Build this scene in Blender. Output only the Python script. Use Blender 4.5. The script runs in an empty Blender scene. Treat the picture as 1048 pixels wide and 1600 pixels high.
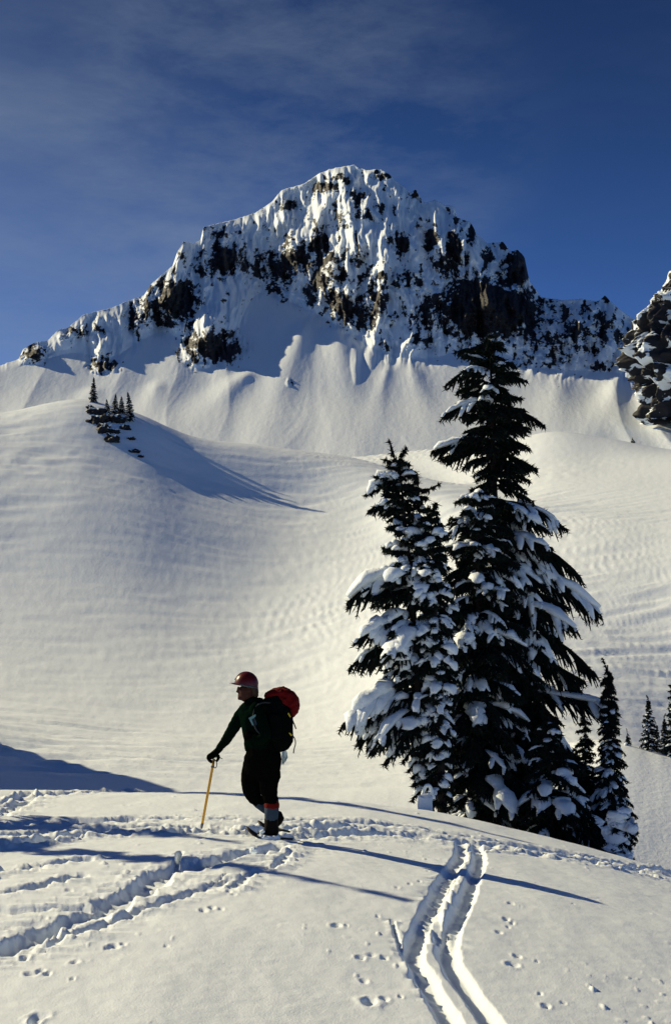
import bpy, bmesh, math, random
import numpy as np
from mathutils import Vector, Matrix

# ------------------------------------------------------------------ camera, sky, sun, exposure
scn = bpy.context.scene
col = scn.collection
rad = math.radians
CX, HY, F = 524.0, 1080.0, 2000.0          # photograph: centre column, horizon row, focal length in its pixels
cam_d = bpy.data.cameras.new('camera')
cam = bpy.data.objects.new('camera', cam_d); col.objects.link(cam)
cam_d.sensor_fit = 'VERTICAL'; cam_d.sensor_height = 36.0; cam_d.lens = 45.0
cam_d.shift_y = (HY - 800.0) / 1600.0
cam_d.clip_start = 0.1; cam_d.clip_end = 6000
cam.location = (0, 0, 0); cam.rotation_euler = (rad(90), 0, 0)
scn.camera = cam
SUN_AZ, SUN_EL = 63.0, 31.0                # degrees left of the view, above the horizon
world = bpy.data.worlds.new('World'); scn.world = world; world.use_nodes = True
wn, wl = world.node_tree.nodes, world.node_tree.links
wn.clear()
sky = wn.new('ShaderNodeTexSky'); sky.sky_type = 'NISHITA'; sky.sun_disc = False
sky.sun_elevation = rad(SUN_EL); sky.sun_rotation = rad(-SUN_AZ)
sky.altitude = 1800; sky.air_density = 1.0; sky.dust_density = 0.3; sky.ozone_density = 2.5
# thin cirrus over a deep polarised blue
hs = wn.new('ShaderNodeHueSaturation'); hs.inputs['Saturation'].default_value = 1.0; hs.inputs['Value'].default_value = 1.0
wl.new(sky.outputs[0], hs.inputs['Color'])
tint = wn.new('ShaderNodeMix'); tint.data_type = 'RGBA'; tint.blend_type = 'MULTIPLY'; tint.inputs[0].default_value = 1.0
wl.new(hs.outputs[0], tint.inputs[6]); 
# the polarised film sky deepens with height
sx = wn.new('ShaderNodeSeparateXYZ')
g1 = wn.new('ShaderNodeMapRange'); g1.inputs[1].default_value = 0.12; g1.inputs[2].default_value = 0.50; g1.inputs[3].default_value = 1.25; g1.inputs[4].default_value = 0.46; g1.interpolation_type = 'SMOOTHSTEP'
wl.new(sx.outputs[2], g1.inputs[0])
tv = wn.new('ShaderNodeVectorMath'); tv.operation = 'SCALE'; tv.inputs[0].default_value = (0.255, 0.41, 0.70)
wl.new(g1.outputs[0], tv.inputs['Scale']); wl.new(tv.outputs[0], tint.inputs[7])
tc = wn.new('ShaderNodeTexCoord')
wl.new(tc.outputs['Generated'], sx.inputs[0])
mp = wn.new('ShaderNodeMapping'); mp.inputs['Scale'].default_value = (3.0, 3.0, 11.0); mp.inputs['Rotation'].default_value = (0, rad(24), rad(20))
wl.new(tc.outputs['Generated'], mp.inputs['Vector'])
nz = wn.new('ShaderNodeTexNoise'); nz.inputs['Scale'].default_value = 1.3; nz.inputs['Detail'].default_value = 9
nz.inputs['Roughness'].default_value = 0.62; nz.inputs['Distortion'].default_value = 0.15
wl.new(mp.outputs[0], nz.inputs['Vector'])
nz2 = wn.new('ShaderNodeTexNoise'); nz2.inputs['Scale'].default_value = 2.2; nz2.inputs['Detail'].default_value = 3
wl.new(tc.outputs['Generated'], nz2.inputs['Vector'])
r1 = wn.new('ShaderNodeMapRange'); r1.inputs[1].default_value = 0.44; r1.inputs[2].default_value = 0.85; r1.interpolation_type = 'SMOOTHSTEP'
wl.new(nz.outputs['Fac'], r1.inputs[0])
r2 = wn.new('ShaderNodeMapRange'); r2.inputs[1].default_value = 0.36; r2.inputs[2].default_value = 0.66; r2.interpolation_type = 'SMOOTHSTEP'
wl.new(nz2.outputs['Fac'], r2.inputs[0])
mm = wn.new('ShaderNodeMath'); mm.operation = 'MULTIPLY'
wl.new(r1.outputs[0], mm.inputs[0]); wl.new(r2.outputs[0], mm.inputs[1])
# a thin veil thickest low towards the sun side
vd = wn.new('ShaderNodeVectorMath'); vd.operation = 'DOT_PRODUCT'; vd.inputs[1].default_value = Vector((-.36, .88, .16)).normalized()
wl.new(tc.outputs['Generated'], vd.inputs[0])
vr = wn.new('ShaderNodeMapRange'); vr.inputs[1].default_value = 0.90; vr.inputs[2].default_value = 1.0; vr.interpolation_type = 'SMOOTHSTEP'; vr.inputs[3].default_value = 0.0; vr.inputs[4].default_value = 0.58
wl.new(vd.outputs['Value'], vr.inputs[0])
vm = wn.new('ShaderNodeMapRange'); vm.inputs[1].default_value = 0.25; vm.inputs[2].default_value = 0.75; vm.inputs[3].default_value = 0.25; vm.inputs[4].default_value = 1.0; wl.new(nz.outputs['Fac'], vm.inputs[0])
vx = wn.new('ShaderNodeMath'); vx.operation = 'MULTIPLY'; wl.new(vr.outputs[0], vx.inputs[0]); wl.new(vm.outputs[0], vx.inputs[1])
mm2 = wn.new('ShaderNodeMath'); mm2.operation = 'MULTIPLY_ADD'; mm2.inputs[1].default_value = 0.12
# a streaky patch high above the peak
vd2 = wn.new('ShaderNodeVectorMath'); vd2.operation = 'DOT_PRODUCT'; vd2.inputs[1].default_value = Vector((-.05, 1, .42)).normalized()
wl.new(tc.outputs['Generated'], vd2.inputs[0])
vr2 = wn.new('ShaderNodeMapRange'); vr2.inputs[1].default_value = 0.976; vr2.inputs[2].default_value = 1.0; vr2.interpolation_type = 'SMOOTHSTEP'; vr2.inputs[4].default_value = 0.36
wl.new(vd2.outputs['Value'], vr2.inputs[0])
mp3 = wn.new('ShaderNodeMapping'); mp3.inputs['Scale'].default_value = (9.0, 3.0, 26.0); mp3.inputs['Rotation'].default_value = (0, rad(-35), 0)
wl.new(tc.outputs['Generated'], mp3.inputs['Vector'])
nz3 = wn.new('ShaderNodeTexNoise'); nz3.inputs['Scale'].default_value = 1.0; nz3.inputs['Detail'].default_value = 9; nz3.inputs['Roughness'].default_value = 0.65; nz3.inputs['Distortion'].default_value = 0.15
wl.new(mp3.outputs[0], nz3.inputs['Vector'])
vm3 = wn.new('ShaderNodeMapRange'); vm3.inputs[1].default_value = 0.38; vm3.inputs[2].default_value = 0.78; wl.new(nz3.outputs['Fac'], vm3.inputs[0])
v3 = wn.new('ShaderNodeMath'); v3.operation = 'MULTIPLY'; wl.new(vr2.outputs[0], v3.inputs[0]); wl.new(vm3.outputs[0], v3.inputs[1])
v4 = wn.new('ShaderNodeMath'); v4.operation = 'ADD'; wl.new(vx.outputs[0], v4.inputs[0]); wl.new(v3.outputs[0], v4.inputs[1])
wl.new(mm.outputs[0], mm2.inputs[0]); wl.new(v4.outputs[0], mm2.inputs[2])
cl = wn.new('ShaderNodeMix'); cl.data_type = 'RGBA'
wl.new(mm2.outputs[0], cl.inputs[0]); wl.new(tint.outputs[2], cl.inputs[6]); cl.inputs[7].default_value = (1.95, 2.5, 3.3, 1)
bg = wn.new('ShaderNodeBackground'); bg.inputs['Strength'].default_value = 0.10
wl.new(cl.outputs[2], bg.inputs['Color'])
wo = wn.new('ShaderNodeOutputWorld'); wl.new(bg.outputs[0], wo.inputs['Surface'])

sd = bpy.data.lights.new('sun', 'SUN'); sd.energy = 5.0; sd.angle = rad(0.5); sd.color = (1.0, 0.848, 0.54)
sun = bpy.data.objects.new('sun', sd); col.objects.link(sun)
sdir = Vector((-math.sin(rad(SUN_AZ)) * math.cos(rad(SUN_EL)), math.cos(rad(SUN_AZ)) * math.cos(rad(SUN_EL)), math.sin(rad(SUN_EL))))
sun.rotation_euler = sdir.to_track_quat('Z', 'Y').to_euler(); sun.location = (-30, 20, 40)
scn.view_settings.view_transform = 'Standard'; scn.view_settings.look = 'None'
scn.view_settings.gamma = 1.0; scn.view_settings.exposure = 0.22; scn.view_settings.use_curve_mapping = False
scn.render.engine = 'CYCLES'
scn.cycles.max_bounces = 5; scn.cycles.diffuse_bounces = 3

# ------------------------------------------------------------------ numeric helpers
_rs = np.random.RandomState(7)
_P = np.tile(_rs.permutation(256), 3).astype(np.int64)
_G = _rs.normal(size=(256, 3)); _G /= np.linalg.norm(_G, axis=1)[:, None]
def perlin(x, y, z=0.0):
    x, y, z = np.broadcast_arrays(np.asarray(x, float), np.asarray(y, float), np.asarray(z, float))
    xi, yi, zi = np.floor(x).astype(np.int64), np.floor(y).astype(np.int64), np.floor(z).astype(np.int64)
    xf, yf, zf = x - xi, y - yi, z - zi
    u, v, w = [t * t * t * (t * (t * 6 - 15) + 10) for t in (xf, yf, zf)]
    xi &= 255; yi &= 255; zi &= 255
    def g(i, j, k):
        h = _G[_P[_P[_P[(xi + i) & 255] + ((yi + j) & 255)] + ((zi + k) & 255)]]
        return h[..., 0] * (xf - i) + h[..., 1] * (yf - j) + h[..., 2] * (zf - k)
    a = g(0,0,0) * (1-u) + g(1,0,0) * u; b = g(0,1,0) * (1-u) + g(1,1,0) * u
    c = g(0,0,1) * (1-u) + g(1,0,1) * u; d = g(0,1,1) * (1-u) + g(1,1,1) * u
    return ((a * (1-v) + b * v) * (1-w) + (c * (1-v) + d * v) * w) * 1.6
def fbm(x, y, z=0.0, octv=4, gain=0.5):
    s, a, f = 0.0, 1.0, 1.0
    for i in range(octv):
        s = s + a * perlin(x * f + 17.3 * i, y * f - 9.1 * i, z * f + 3.7 * i); a *= gain; f *= 2.03
    return s
def ridged(x, y, z=0.0, octv=3, gain=0.5):
    s, a, f = 0.0, 1.0, 1.0
    for i in range(octv):
        s = s + a * (1 - np.abs(perlin(x * f + 5.3 * i, y * f + 11.1 * i, z * f)) * 1.8); a *= gain; f *= 2.1
    return s
def sstep(a, b, x):
    t = np.clip((x - a) / (b - a), 0, 1); return t * t * (3 - 2 * t)
def smooth_curve(xs, ys, x):
    """Catmull-Rom style interpolation through the stations."""
    xs = np.asarray(xs, float); ys = np.asarray(ys, float)
    m = np.gradient(ys, xs)
    i = np.clip(np.searchsorted(xs, x) - 1, 0, len(xs) - 2)
    h = xs[i + 1] - xs[i]; t = np.clip((x - xs[i]) / h, 0, 1)
    return ((2*t**3 - 3*t**2 + 1) * ys[i] + (t**3 - 2*t**2 + t) * h * m[i] + (-2*t**3 + 3*t**2) * ys[i+1] + (t**3 - t**2) * h * m[i+1])

def setp(o, label=None, cat=None, group=None, kind=None):
    if label: o['label'] = label
    if cat: o['category'] = cat
    if group: o['group'] = group
    if kind: o['kind'] = kind
    return o
def np_mesh(name, V, faces, mats, smooth=True, matidx=None):
    """faces: (n,3) or (n,4) int array, or list of such arrays"""
    me = bpy.data.meshes.new(name)
    V = np.asarray(V, np.float32)
    fl = faces if isinstance(faces, list) else [faces]
    fl = [np.asarray(f, np.int32) for f in fl if len(f)]
    me.vertices.add(len(V)); me.vertices.foreach_set('co', V.ravel())
    nl = sum(f.size for f in fl); nf = sum(len(f) for f in fl)
    me.loops.add(nl); me.loops.foreach_set('vertex_index', np.concatenate([f.ravel() for f in fl]))
    me.polygons.add(nf)
    tot = np.concatenate([np.full(len(f), f.shape[1], np.int32) for f in fl])
    st = np.concatenate([[0], np.cumsum(tot)[:-1]]).astype(np.int32)
    me.polygons.foreach_set('loop_start', st)
    me.polygons.foreach_set('use_smooth', np.full(nf, smooth, bool))
    if matidx is not None: me.polygons.foreach_set('material_index', np.asarray(matidx, np.int32))
    for m in (mats if isinstance(mats, (list, tuple)) else [mats]): me.materials.append(m)
    me.update(calc_edges=True); me.validate()
    return me
def link(name, me, parent=None, loc=None):
    o = bpy.data.objects.new(name, me); col.objects.link(o)
    if parent is not None: o.parent = parent
    if loc is not None: o.location = loc
    return o
def empty(name, loc, rz=0.0):
    o = bpy.data.objects.new(name, None); col.objects.link(o); o.location = loc; o.rotation_euler = (0, 0, rz)
    o.empty_display_size = 0.3
    return o
def grid_faces(nr, nc):
    i = np.arange(nr - 1)[:, None] * nc + np.arange(nc - 1)[None, :]
    return np.stack([i, i + 1, i + nc + 1, i + nc], -1).reshape(-1, 4)
def add_attr(me, name, vals):
    a = me.attributes.new(name, 'FLOAT', 'POINT'); a.data.foreach_set('value', np.asarray(vals, np.float32).ravel())

# ------------------------------------------------------------------ materials
def new_mat(name):
    m = bpy.data.materials.new(name); m.use_nodes = True
    n = m.node_tree.nodes; b = n.get('Principled BSDF')
    return m, n, m.node_tree.links, b
def noise_node(n, l, vec, scale, detail=4, rough=0.55, dist=0.0):
    t = n.new('ShaderNodeTexNoise'); t.inputs['Scale'].default_value = scale; t.inputs['Detail'].default_value = detail
    t.inputs['Roughness'].default_value = rough; t.inputs['Distortion'].default_value = dist
    if vec is not None: l.new(vec, t.inputs['Vector'])
    return t
def mapping(n, l, src, scale=(1,1,1), rot=(0,0,0)):
    mp = n.new('ShaderNodeMapping'); mp.inputs['Scale'].default_value = scale; mp.inputs['Rotation'].default_value = rot
    l.new(src, mp.inputs['Vector']); return mp.outputs[0]
def bump(n, l, h, strength, dist, prev=None):
    b = n.new('ShaderNodeBump'); b.inputs['Strength'].default_value = strength; b.inputs['Distance'].default_value = dist
    l.new(h, b.inputs['Height'])
    if prev is not None: l.new(prev, b.inputs['Normal'])
    return b.outputs['Normal']
SNOW = (0.775, 0.85, 0.92, 1)
def snow_mat(name, bumps, rough=0.55, spec=0.35):
    """bumps: list of (scale xyz, rotation xyz, noise scale, detail, strength, distance)"""
    m, n, l, b = new_mat(name)
    b.inputs['Roughness'].default_value = rough; b.inputs['Specular IOR Level'].default_value = spec
    b.inputs['IOR'].default_value = 1.31
    geo = n.new('ShaderNodeNewGeometry')
    prev = None
    for (sc, ro, ns, de, st, di) in bumps:
        v = mapping(n, l, geo.outputs['Position'], sc, ro)
        t = noise_node(n, l, v, ns, de, 0.6, 0.3)
        prev = bump(n, l, t.outputs['Fac'], st, di, prev)
    if prev is not None: l.new(prev, b.inputs['Normal'])
    t = noise_node(n, l, geo.outputs['Position'], bumps[0][2] * 2.3 if bumps else 5, 5)
    cr = n.new('ShaderNodeMix'); cr.data_type = 'RGBA'; cr.inputs[6].default_value = (SNOW[0]-.05, SNOW[1]-.05, SNOW[2]-.05, 1); cr.inputs[7].default_value = (SNOW[0]+.05, SNOW[1]+.05, SNOW[2]+.05, 1)
    l.new(t.outputs['Fac'], cr.inputs[0]); l.new(cr.outputs[2], b.inputs['Base Color'])
    return m
M = {}
M['snow_near'] = snow_mat('snow_near', [((1,1,1),(0,0,0), 70, 5, 0.5, 0.008), ((1,1,1),(0,0,0), 9, 4, 0.14, 0.03)], 0.6, 0.2)
M['snow_mid'] = snow_mat('snow_mid', [((1,1,1),(0,0,0), 2.6, 6, 0.35, 0.14)])
M['snow_load'] = snow_mat('snow_load', [((1,1,1),(0,0,0), 14, 5, 0.55, 0.05)], 0.6, 0.2)
def simple(name, c, rough=0.8, spec=0.3, var=0.25, scale=20, bmp=0.0, bscale=40, bdist=0.01, metal=0.0, coord='Object'):
    m, n, l, b = new_mat(name)
    b.inputs['Roughness'].default_value = rough; b.inputs['Specular IOR Level'].default_value = spec; b.inputs['Metallic'].default_value = metal
    tc_ = n.new('ShaderNodeTexCoord')
    t = noise_node(n, l, tc_.outputs[coord], scale, 4)
    mx = n.new('ShaderNodeMix'); mx.data_type = 'RGBA'
    mx.inputs[6].default_value = tuple(x * (1 - var) for x in c) + (1,); mx.inputs[7].default_value = tuple(min(1, x * (1 + var)) for x in c) + (1,)
    l.new(t.outputs['Fac'], mx.inputs[0]); l.new(mx.outputs[2], b.inputs['Base Color'])
    if bmp:
        t2 = noise_node(n, l, tc_.outputs[coord], bscale, 4)
        l.new(bump(n, l, t2.outputs['Fac'], bmp, bdist), b.inputs['Normal'])
    return m
M['needles'] = simple('needles', (0.012, 0.018, 0.016), 0.95, 0.05, 0.5, 3)
M['bark'] = simple('bark', (0.022, 0.018, 0.016), 0.9, 0.2, 0.4, 10, 0.6, 30, 0.03)
M['rock'] = simple('rock', (0.055, 0.050, 0.050), 0.85, 0.3, 0.5, 0.6, 0.8, 1.2, 0.6)
# mountain: snow with rock where the attribute says
def mountain_mat():
    m, n, l, b = new_mat('mountain_snow_rock')
    b.inputs['Roughness'].default_value = 0.65; b.inputs['Specular IOR Level'].default_value = 0.15
    geo = n.new('ShaderNodeNewGeometry')
    at = n.new('ShaderNodeAttribute'); at.attribute_name = 'rock'
    t = noise_node(n, l, geo.outputs['Position'], 0.55, 6, 0.65)
    sub = n.new('ShaderNodeMath'); sub.operation = 'MULTIPLY_ADD'; sub.inputs[1].default_value = 0.7; sub.inputs[2].default_value = -0.35
    l.new(t.outputs['Fac'], sub.inputs[0])
    ad = n.new('ShaderNodeMath'); ad.operation = 'ADD'; l.new(at.outputs['Fac'], ad.inputs[0]); l.new(sub.outputs[0], ad.inputs[1])
    rr = n.new('ShaderNodeMapRange'); rr.inputs[1].default_value = 0.46; rr.inputs[2].default_value = 0.54; l.new(ad.outputs[0], rr.inputs[0])
    t2 = noise_node(n, l, geo.outputs['Position'], 0.9, 6, 0.7)
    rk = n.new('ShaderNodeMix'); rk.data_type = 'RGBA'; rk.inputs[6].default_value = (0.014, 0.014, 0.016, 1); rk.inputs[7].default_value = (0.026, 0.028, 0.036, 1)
    l.new(t2.outputs['Fac'], rk.inputs[0])
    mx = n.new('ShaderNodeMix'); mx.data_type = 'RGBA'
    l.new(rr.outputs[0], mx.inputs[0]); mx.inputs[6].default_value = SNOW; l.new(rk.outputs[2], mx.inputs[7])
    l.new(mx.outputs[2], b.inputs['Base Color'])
    n1 = bump(n, l, t.outputs['Fac'], 0.13, 1.2)
    v = mapping(n, l, geo.outputs['Position'], (1, .25, .25))
    t3 = noise_node(n, l, v, 0.45, 4, 0.6)
    l.new(bump(n, l, t3.outputs['Fac'], 0.15, 0.8, n1), b.inputs['Normal'])
    return m
M['mountain'] = mountain_mat()

# ------------------------------------------------------------------ foreground ground
def ground_z(X, Y):
    """the hump the walker stands on: falls away to the right and beyond its crest (metres)"""
    X = np.asarray(X, float); Y = np.asarray(Y, float)
    t = np.clip(X + 2.0, 0, 14)
    f = np.where(t < 8, 0.0235 * t * t, 0.0235 * 64 + 0.376 * (t - 8))
    crest = 19.3 + 0.0 * X
    g = np.clip(Y - crest, 0, None); g = np.where(g < 6, 0.028 * g * g, 0.028 * 36 + 0.336 * (g - 6))
    g = np.minimum(g, 6.0)
    und = 0.05 * perlin(X * 0.22, Y * 0.16, 2.2) + 0.02 * perlin(X * 0.7, Y * 0.45, 5.2)
    nr = np.clip(13.0 - Y, 0, 13); und = und - 0.0085 * nr * nr
    lf = np.clip(-X - 3.0, 0, 8)
    return -1.58 - f - g + und * np.clip(1 - np.abs(X) / 40, 0, 1) + 0.006 * lf * lf
def img2ground(px, py, hint=None):
    """where the sight line of a photograph pixel meets the hump"""
    d = 1.6 * F / max(py - HY, 20)
    for _ in range(30):
        z = float(ground_z((px - CX) / F * d, d)); dn = -z * F / (py - HY); d = 0.5 * d + 0.5 * min(dn, 21)
    return ((px - CX) / F * d, d)
# ---- tracks in the foreground snow, each a polyline in photograph pixels set down on the hump
def polyline(pts, step=0.15):
    P = np.array([img2ground(*p) for p in pts])
    if len(P) < 2: return P
    out = []
    s = np.concatenate([[0], np.cumsum(np.linalg.norm(np.diff(P, axis=0), axis=1))])
    n = max(int(s[-1] / step), 3)
    t = np.linspace(0, s[-1], n)
    return np.stack([smooth_curve(s, P[:, 0], t), smooth_curve(s, P[:, 1], t)], 1)
def dist_to(P, X, Y):
    """distance from every point to the polyline, signed side, and arclength"""
    best = np.full(X.shape, 1e9); side = np.zeros(X.shape); arc = np.zeros(X.shape); s0 = 0.0
    for a, b in zip(P[:-1], P[1:]):
        d = b - a; L = math.hypot(*d) + 1e-9
        t = np.clip(((X - a[0]) * d[0] + (Y - a[1]) * d[1]) / (L * L), 0, 1)
        ex, ey = X - (a[0] + t * d[0]), Y - (a[1] + t * d[1])
        q = np.hypot(ex, ey); m = q < best
        best = np.where(m, q, best); side = np.where(m, np.sign(d[0] * ey - d[1] * ex), side); arc = np.where(m, s0 + t * L, arc); s0 += L
    return best, side, arc
TRACKS = [  # (points, half width, depth, rim, raggedness)
    # pair of ski grooves running down to the lower edge
    ([(716,1625),(690,1572),(664,1528),(645,1490),(655,1455),(680,1405),(703,1362),(720,1336),(722,1312)], 0.085, 0.08, 0.022, 0.10),
    ([(786,1625),(752,1575),(722,1533),(700,1497),(702,1462),(722,1415),(738,1372),(748,1338),(742,1316)], 0.085, 0.08, 0.022, 0.10),
    ([(668,1560),(645,1515),(625,1478),(612,1437)], 0.02, 0.045, 0.004, 0.35),
    ([(690,1470),(678,1430),(697,1390),(716,1350)], 0.06, 0.05, 0.02, 0.4),
    # deep diagonal trench at left
    ([(-60,1498),(20,1478),(90,1450),(160,1420),(215,1393),(262,1362),(310,1350),(365,1337),(440,1322)], 0.16, 0.10, 0.05, 0.45),
    ([(60,1478),(140,1452),(215,1425),(290,1398),(370,1372)], 0.07, 0.05, 0.03, 0.4),
    ([(-60,1420),(40,1421),(110,1418),(160,1420)], 0.09, 0.06, 0.03, 0.4),
    ([(-60,1398),(30,1390),(80,1379),(128,1368)], 0.07, 0.06, 0.03, 0.4),
    ([(-60,1375),(20,1362),(70,1352),(130,1343)], 0.09, 0.05, 0.03, 0.5),
    # trampled trail along the crest
    ([(-80,1296),(60,1286),(150,1282),(260,1279),(400,1281),(520,1283),(620,1290),(720,1306),(830,1325),(950,1346),(1060,1368),(1150,1392)], 0.16, 0.09, 0.05, 0.5),
    ([(-80,1312),(80,1300),(200,1293),(330,1292),(430,1306),(540,1302),(650,1306),(740,1318),(860,1336),(1000,1362)], 0.18, 0.10, 0.06, 0.6),
    ([(-80,1330),(40,1318),(150,1305),(270,1300),(380,1298),(470,1294),(600,1297),(700,1310),(790,1322)], 0.14, 0.08, 0.05, 0.6),
    ([(0,1272),(30,1258),(60,1243),(120,1238),(200,1237)], 0.14, 0.07, 0.05, 0.6),
    ([(-30,1262),(20,1250),(45,1240)], 0.10, 0.06, 0.05, 0.6),
    ([(760,1318),(850,1333),(940,1350),(1010,1360)], 0.08, 0.05, 0.03, 0.5),
    ([(720,1330),(780,1329),(850,1338),(960,1357)], 0.06, 0.04, 0.02, 0.5),
    ([(368,1385),(385,1370),(430,1352),(455,1330)], 0.07, 0.04, 0.03, 0.5),
    ([(271,1362),(277,1345),(282,1330)], 0.03, 0.09, 0.004, 0.1),
    ([(330,1380),(345,1372),(355,1366)], 0.012, 0.02, 0.0, 0.2),
]
DENTS = [(525,1447,.06,.05),(541,1447,.03,.03),(563,1497,.05,.05),(580,1493,.05,.03),(600,1497,.04,.03),(568,1532,.05,.03),(578,1567,.08,.07),(600,1562,.05,.04),(625,1558,.03,.03),
         (800,1507,.07,.05),(808,1495,.05,.04),(838,1503,.03,.02),(790,1436,.05,.04),(800,1441,.04,.03),(778,1457,.05,.03),(793,1447,.04,.03),(798,1412,.05,.03),(812,1416,.03,.02),
         (852,1572,.05,.04),(880,1567,.03,.02),(843,1552,.03,.03),(318,1422,.05,.035),(330,1419,.05,.04),(345,1421,.04,.03),(180,1478,.06,.04),(192,1475,.04,.03),(168,1480,.04,.03),
         (50,1522,.06,.04),(62,1518,.05,.04),(75,1522,.04,.03),(118,1504,.05,.035),(114,1530,.03,.03),(365,1397,.04,.03),(358,1392,.04,.03),(40,1498,.05,.03),(108,1390,.05,.03),
         (198,1258,.06,.04),(620,1388,.04,.03),(640,1382,.03,.03),(655,1378,.03,.03),(668,1360,.03,.02),(895,1412,.03,.02),(700,1397,.03,.02),(60,1590,.08,.05),(55,1597,.06,.05),
         (590,1430,.03,.02),(260,1478,.03,.02),(830,1388,.04,.03),(838,1385,.03,.03),(210,1375,.04,.03),(225,1377,.04,.02),(192,1335,.06,.03)]
def fg_detail(X, Y):
    dz = np.zeros(X.shape); tram = np.zeros(X.shape)
    wob = perlin(X * 3.2, Y * 3.2, 1.0); wob2 = perlin(X * 14.0, Y * 14.0, 4.0)
    for pts, w, dep, rim, rag in TRACKS:
        P = polyline(pts)
        m = (X > P[:,0].min() - 1.2) & (X < P[:,0].max() + 1.2) & (Y > P[:,1].min() - 1.2) & (Y < P[:,1].max() + 1.2)
        if not m.any(): continue
        q, sd_, arc = dist_to(P, X[m], Y[m])
        q = q + w * rag * (1.0 * wob[m] + 0.28 * wob2[m])
        prof = -dep * (1 - sstep(0.35 * w, 1.30 * w, q))
        prof *= 0.85 + 0.5 * rag * wob[m]
        r = rim * np.exp(-((q - 1.45 * w) / (0.42 * w + 0.01)) ** 2) * np.clip(0.6 + 1.1 * wob[m] + .6 * wob2[m], 0, 1.3)
        dz[m] = np.minimum(dz[m], prof) + r
        if rag > 0.25: tram[m] = np.maximum(tram[m], (1 - sstep(1.2 * w, 4.5 * w, q)) * min(1.0, rag * 2))
    for px, py, r, dep in DENTS:
        x0, y0 = img2ground(px, py)
        m = (np.abs(X - x0) < 5 * r) & (np.abs(Y - y0) < 7 * r)
        if not m.any(): continue
        q = np.hypot(X[m] - x0, (Y[m] - y0) * 0.75) / (r * .6) + 0.5 * wob2[m]
        dz[m] += -dep * .6 * np.exp(-(q / 0.9) ** 4) + 0.12 * dep * np.exp(-((q - 1.5) / 0.4) ** 2)
    # broken, lumpy snow where it is trampled
    lump = ridged(X * 7.0, Y * 7.0, 3.0, 2) - 0.9
    crumb = np.clip(perlin(X * 19.0, Y * 19.0, 8.0) - 0.28, 0, 1)
    dz += tram * (0.011 * lump + 0.018 * crumb + 0.034 * fbm(X * 2.0, Y * 9.0, 1.5, 3, .7))
    # stray crumbs and a faint crust over the untouched snow
    stray = np.clip(perlin(X * 11.0, Y * 11.0, 12.0) - 0.52, 0, 1) * sstep(0.05, 0.5, fbm(X * 0.8, Y * 0.6, 7.0, 2))
    dz += 0.07 * stray + 0.0035 * fbm(X * 6.0, Y * 6.0, 2.0, 3) + 0.012 * fbm(X * 1.3, Y * 0.9, 9.0, 2)
    return dz
def cols(lo, hi, n, far, nf):
    a = np.linspace(lo, hi, n)
    e = (np.geomspace(1, 1 + far / 60.0, nf + 1)[1:] - 1) * 60.0
    return np.concatenate([lo - e[::-1], a, hi + e])
pxs = cols(-30, 1078, 690, 9000, 24)
rows_y = np.concatenate([np.geomspace(1.0, 5.6, 14)[:-1]])
yy = np.concatenate([np.arange(1622, 1350, -1.35), np.arange(1350, 1236, -0.72)])
dd = np.concatenate([rows_y, 1.62 * F / (yy - HY), np.linspace(20.9, 30.5, 26)])
dd = np.unique(dd[dd < 30.6])
DD, PX = np.meshgrid(dd, pxs, indexing='ij')
XX = (PX - CX) / F * DD
ZZ = ground_z(XX, DD) + np.where(DD > 2.5, fg_detail(XX, DD), 0.0)
fgme = np_mesh('snow_ground', np.stack([XX, DD, ZZ], -1).reshape(-1, 3), grid_faces(*DD.shape), M['snow_near'])
fg = link('snow_ground', fgme); setp(fg, kind='structure')
# snow behind and beside the camera
gx, gy = np.meshgrid(np.linspace(-60, 60, 61), np.linspace(-60, 4, 33))
bk = link('snow_field', np_mesh('snow_field', np.stack([gx, gy, ground_z(gx, gy) - 0.12], -1).reshape(-1, 3), grid_faces(33, 61), M['snow_near'])); setp(bk, kind='structure')

# ------------------------------------------------------------------ bowl, knoll and bench beyond the hump
ST = [-1600, -300, 0, 150, 215, 300, 400, 560, 700, 800, 860, 950, 1048, 1300, 2600]
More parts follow.
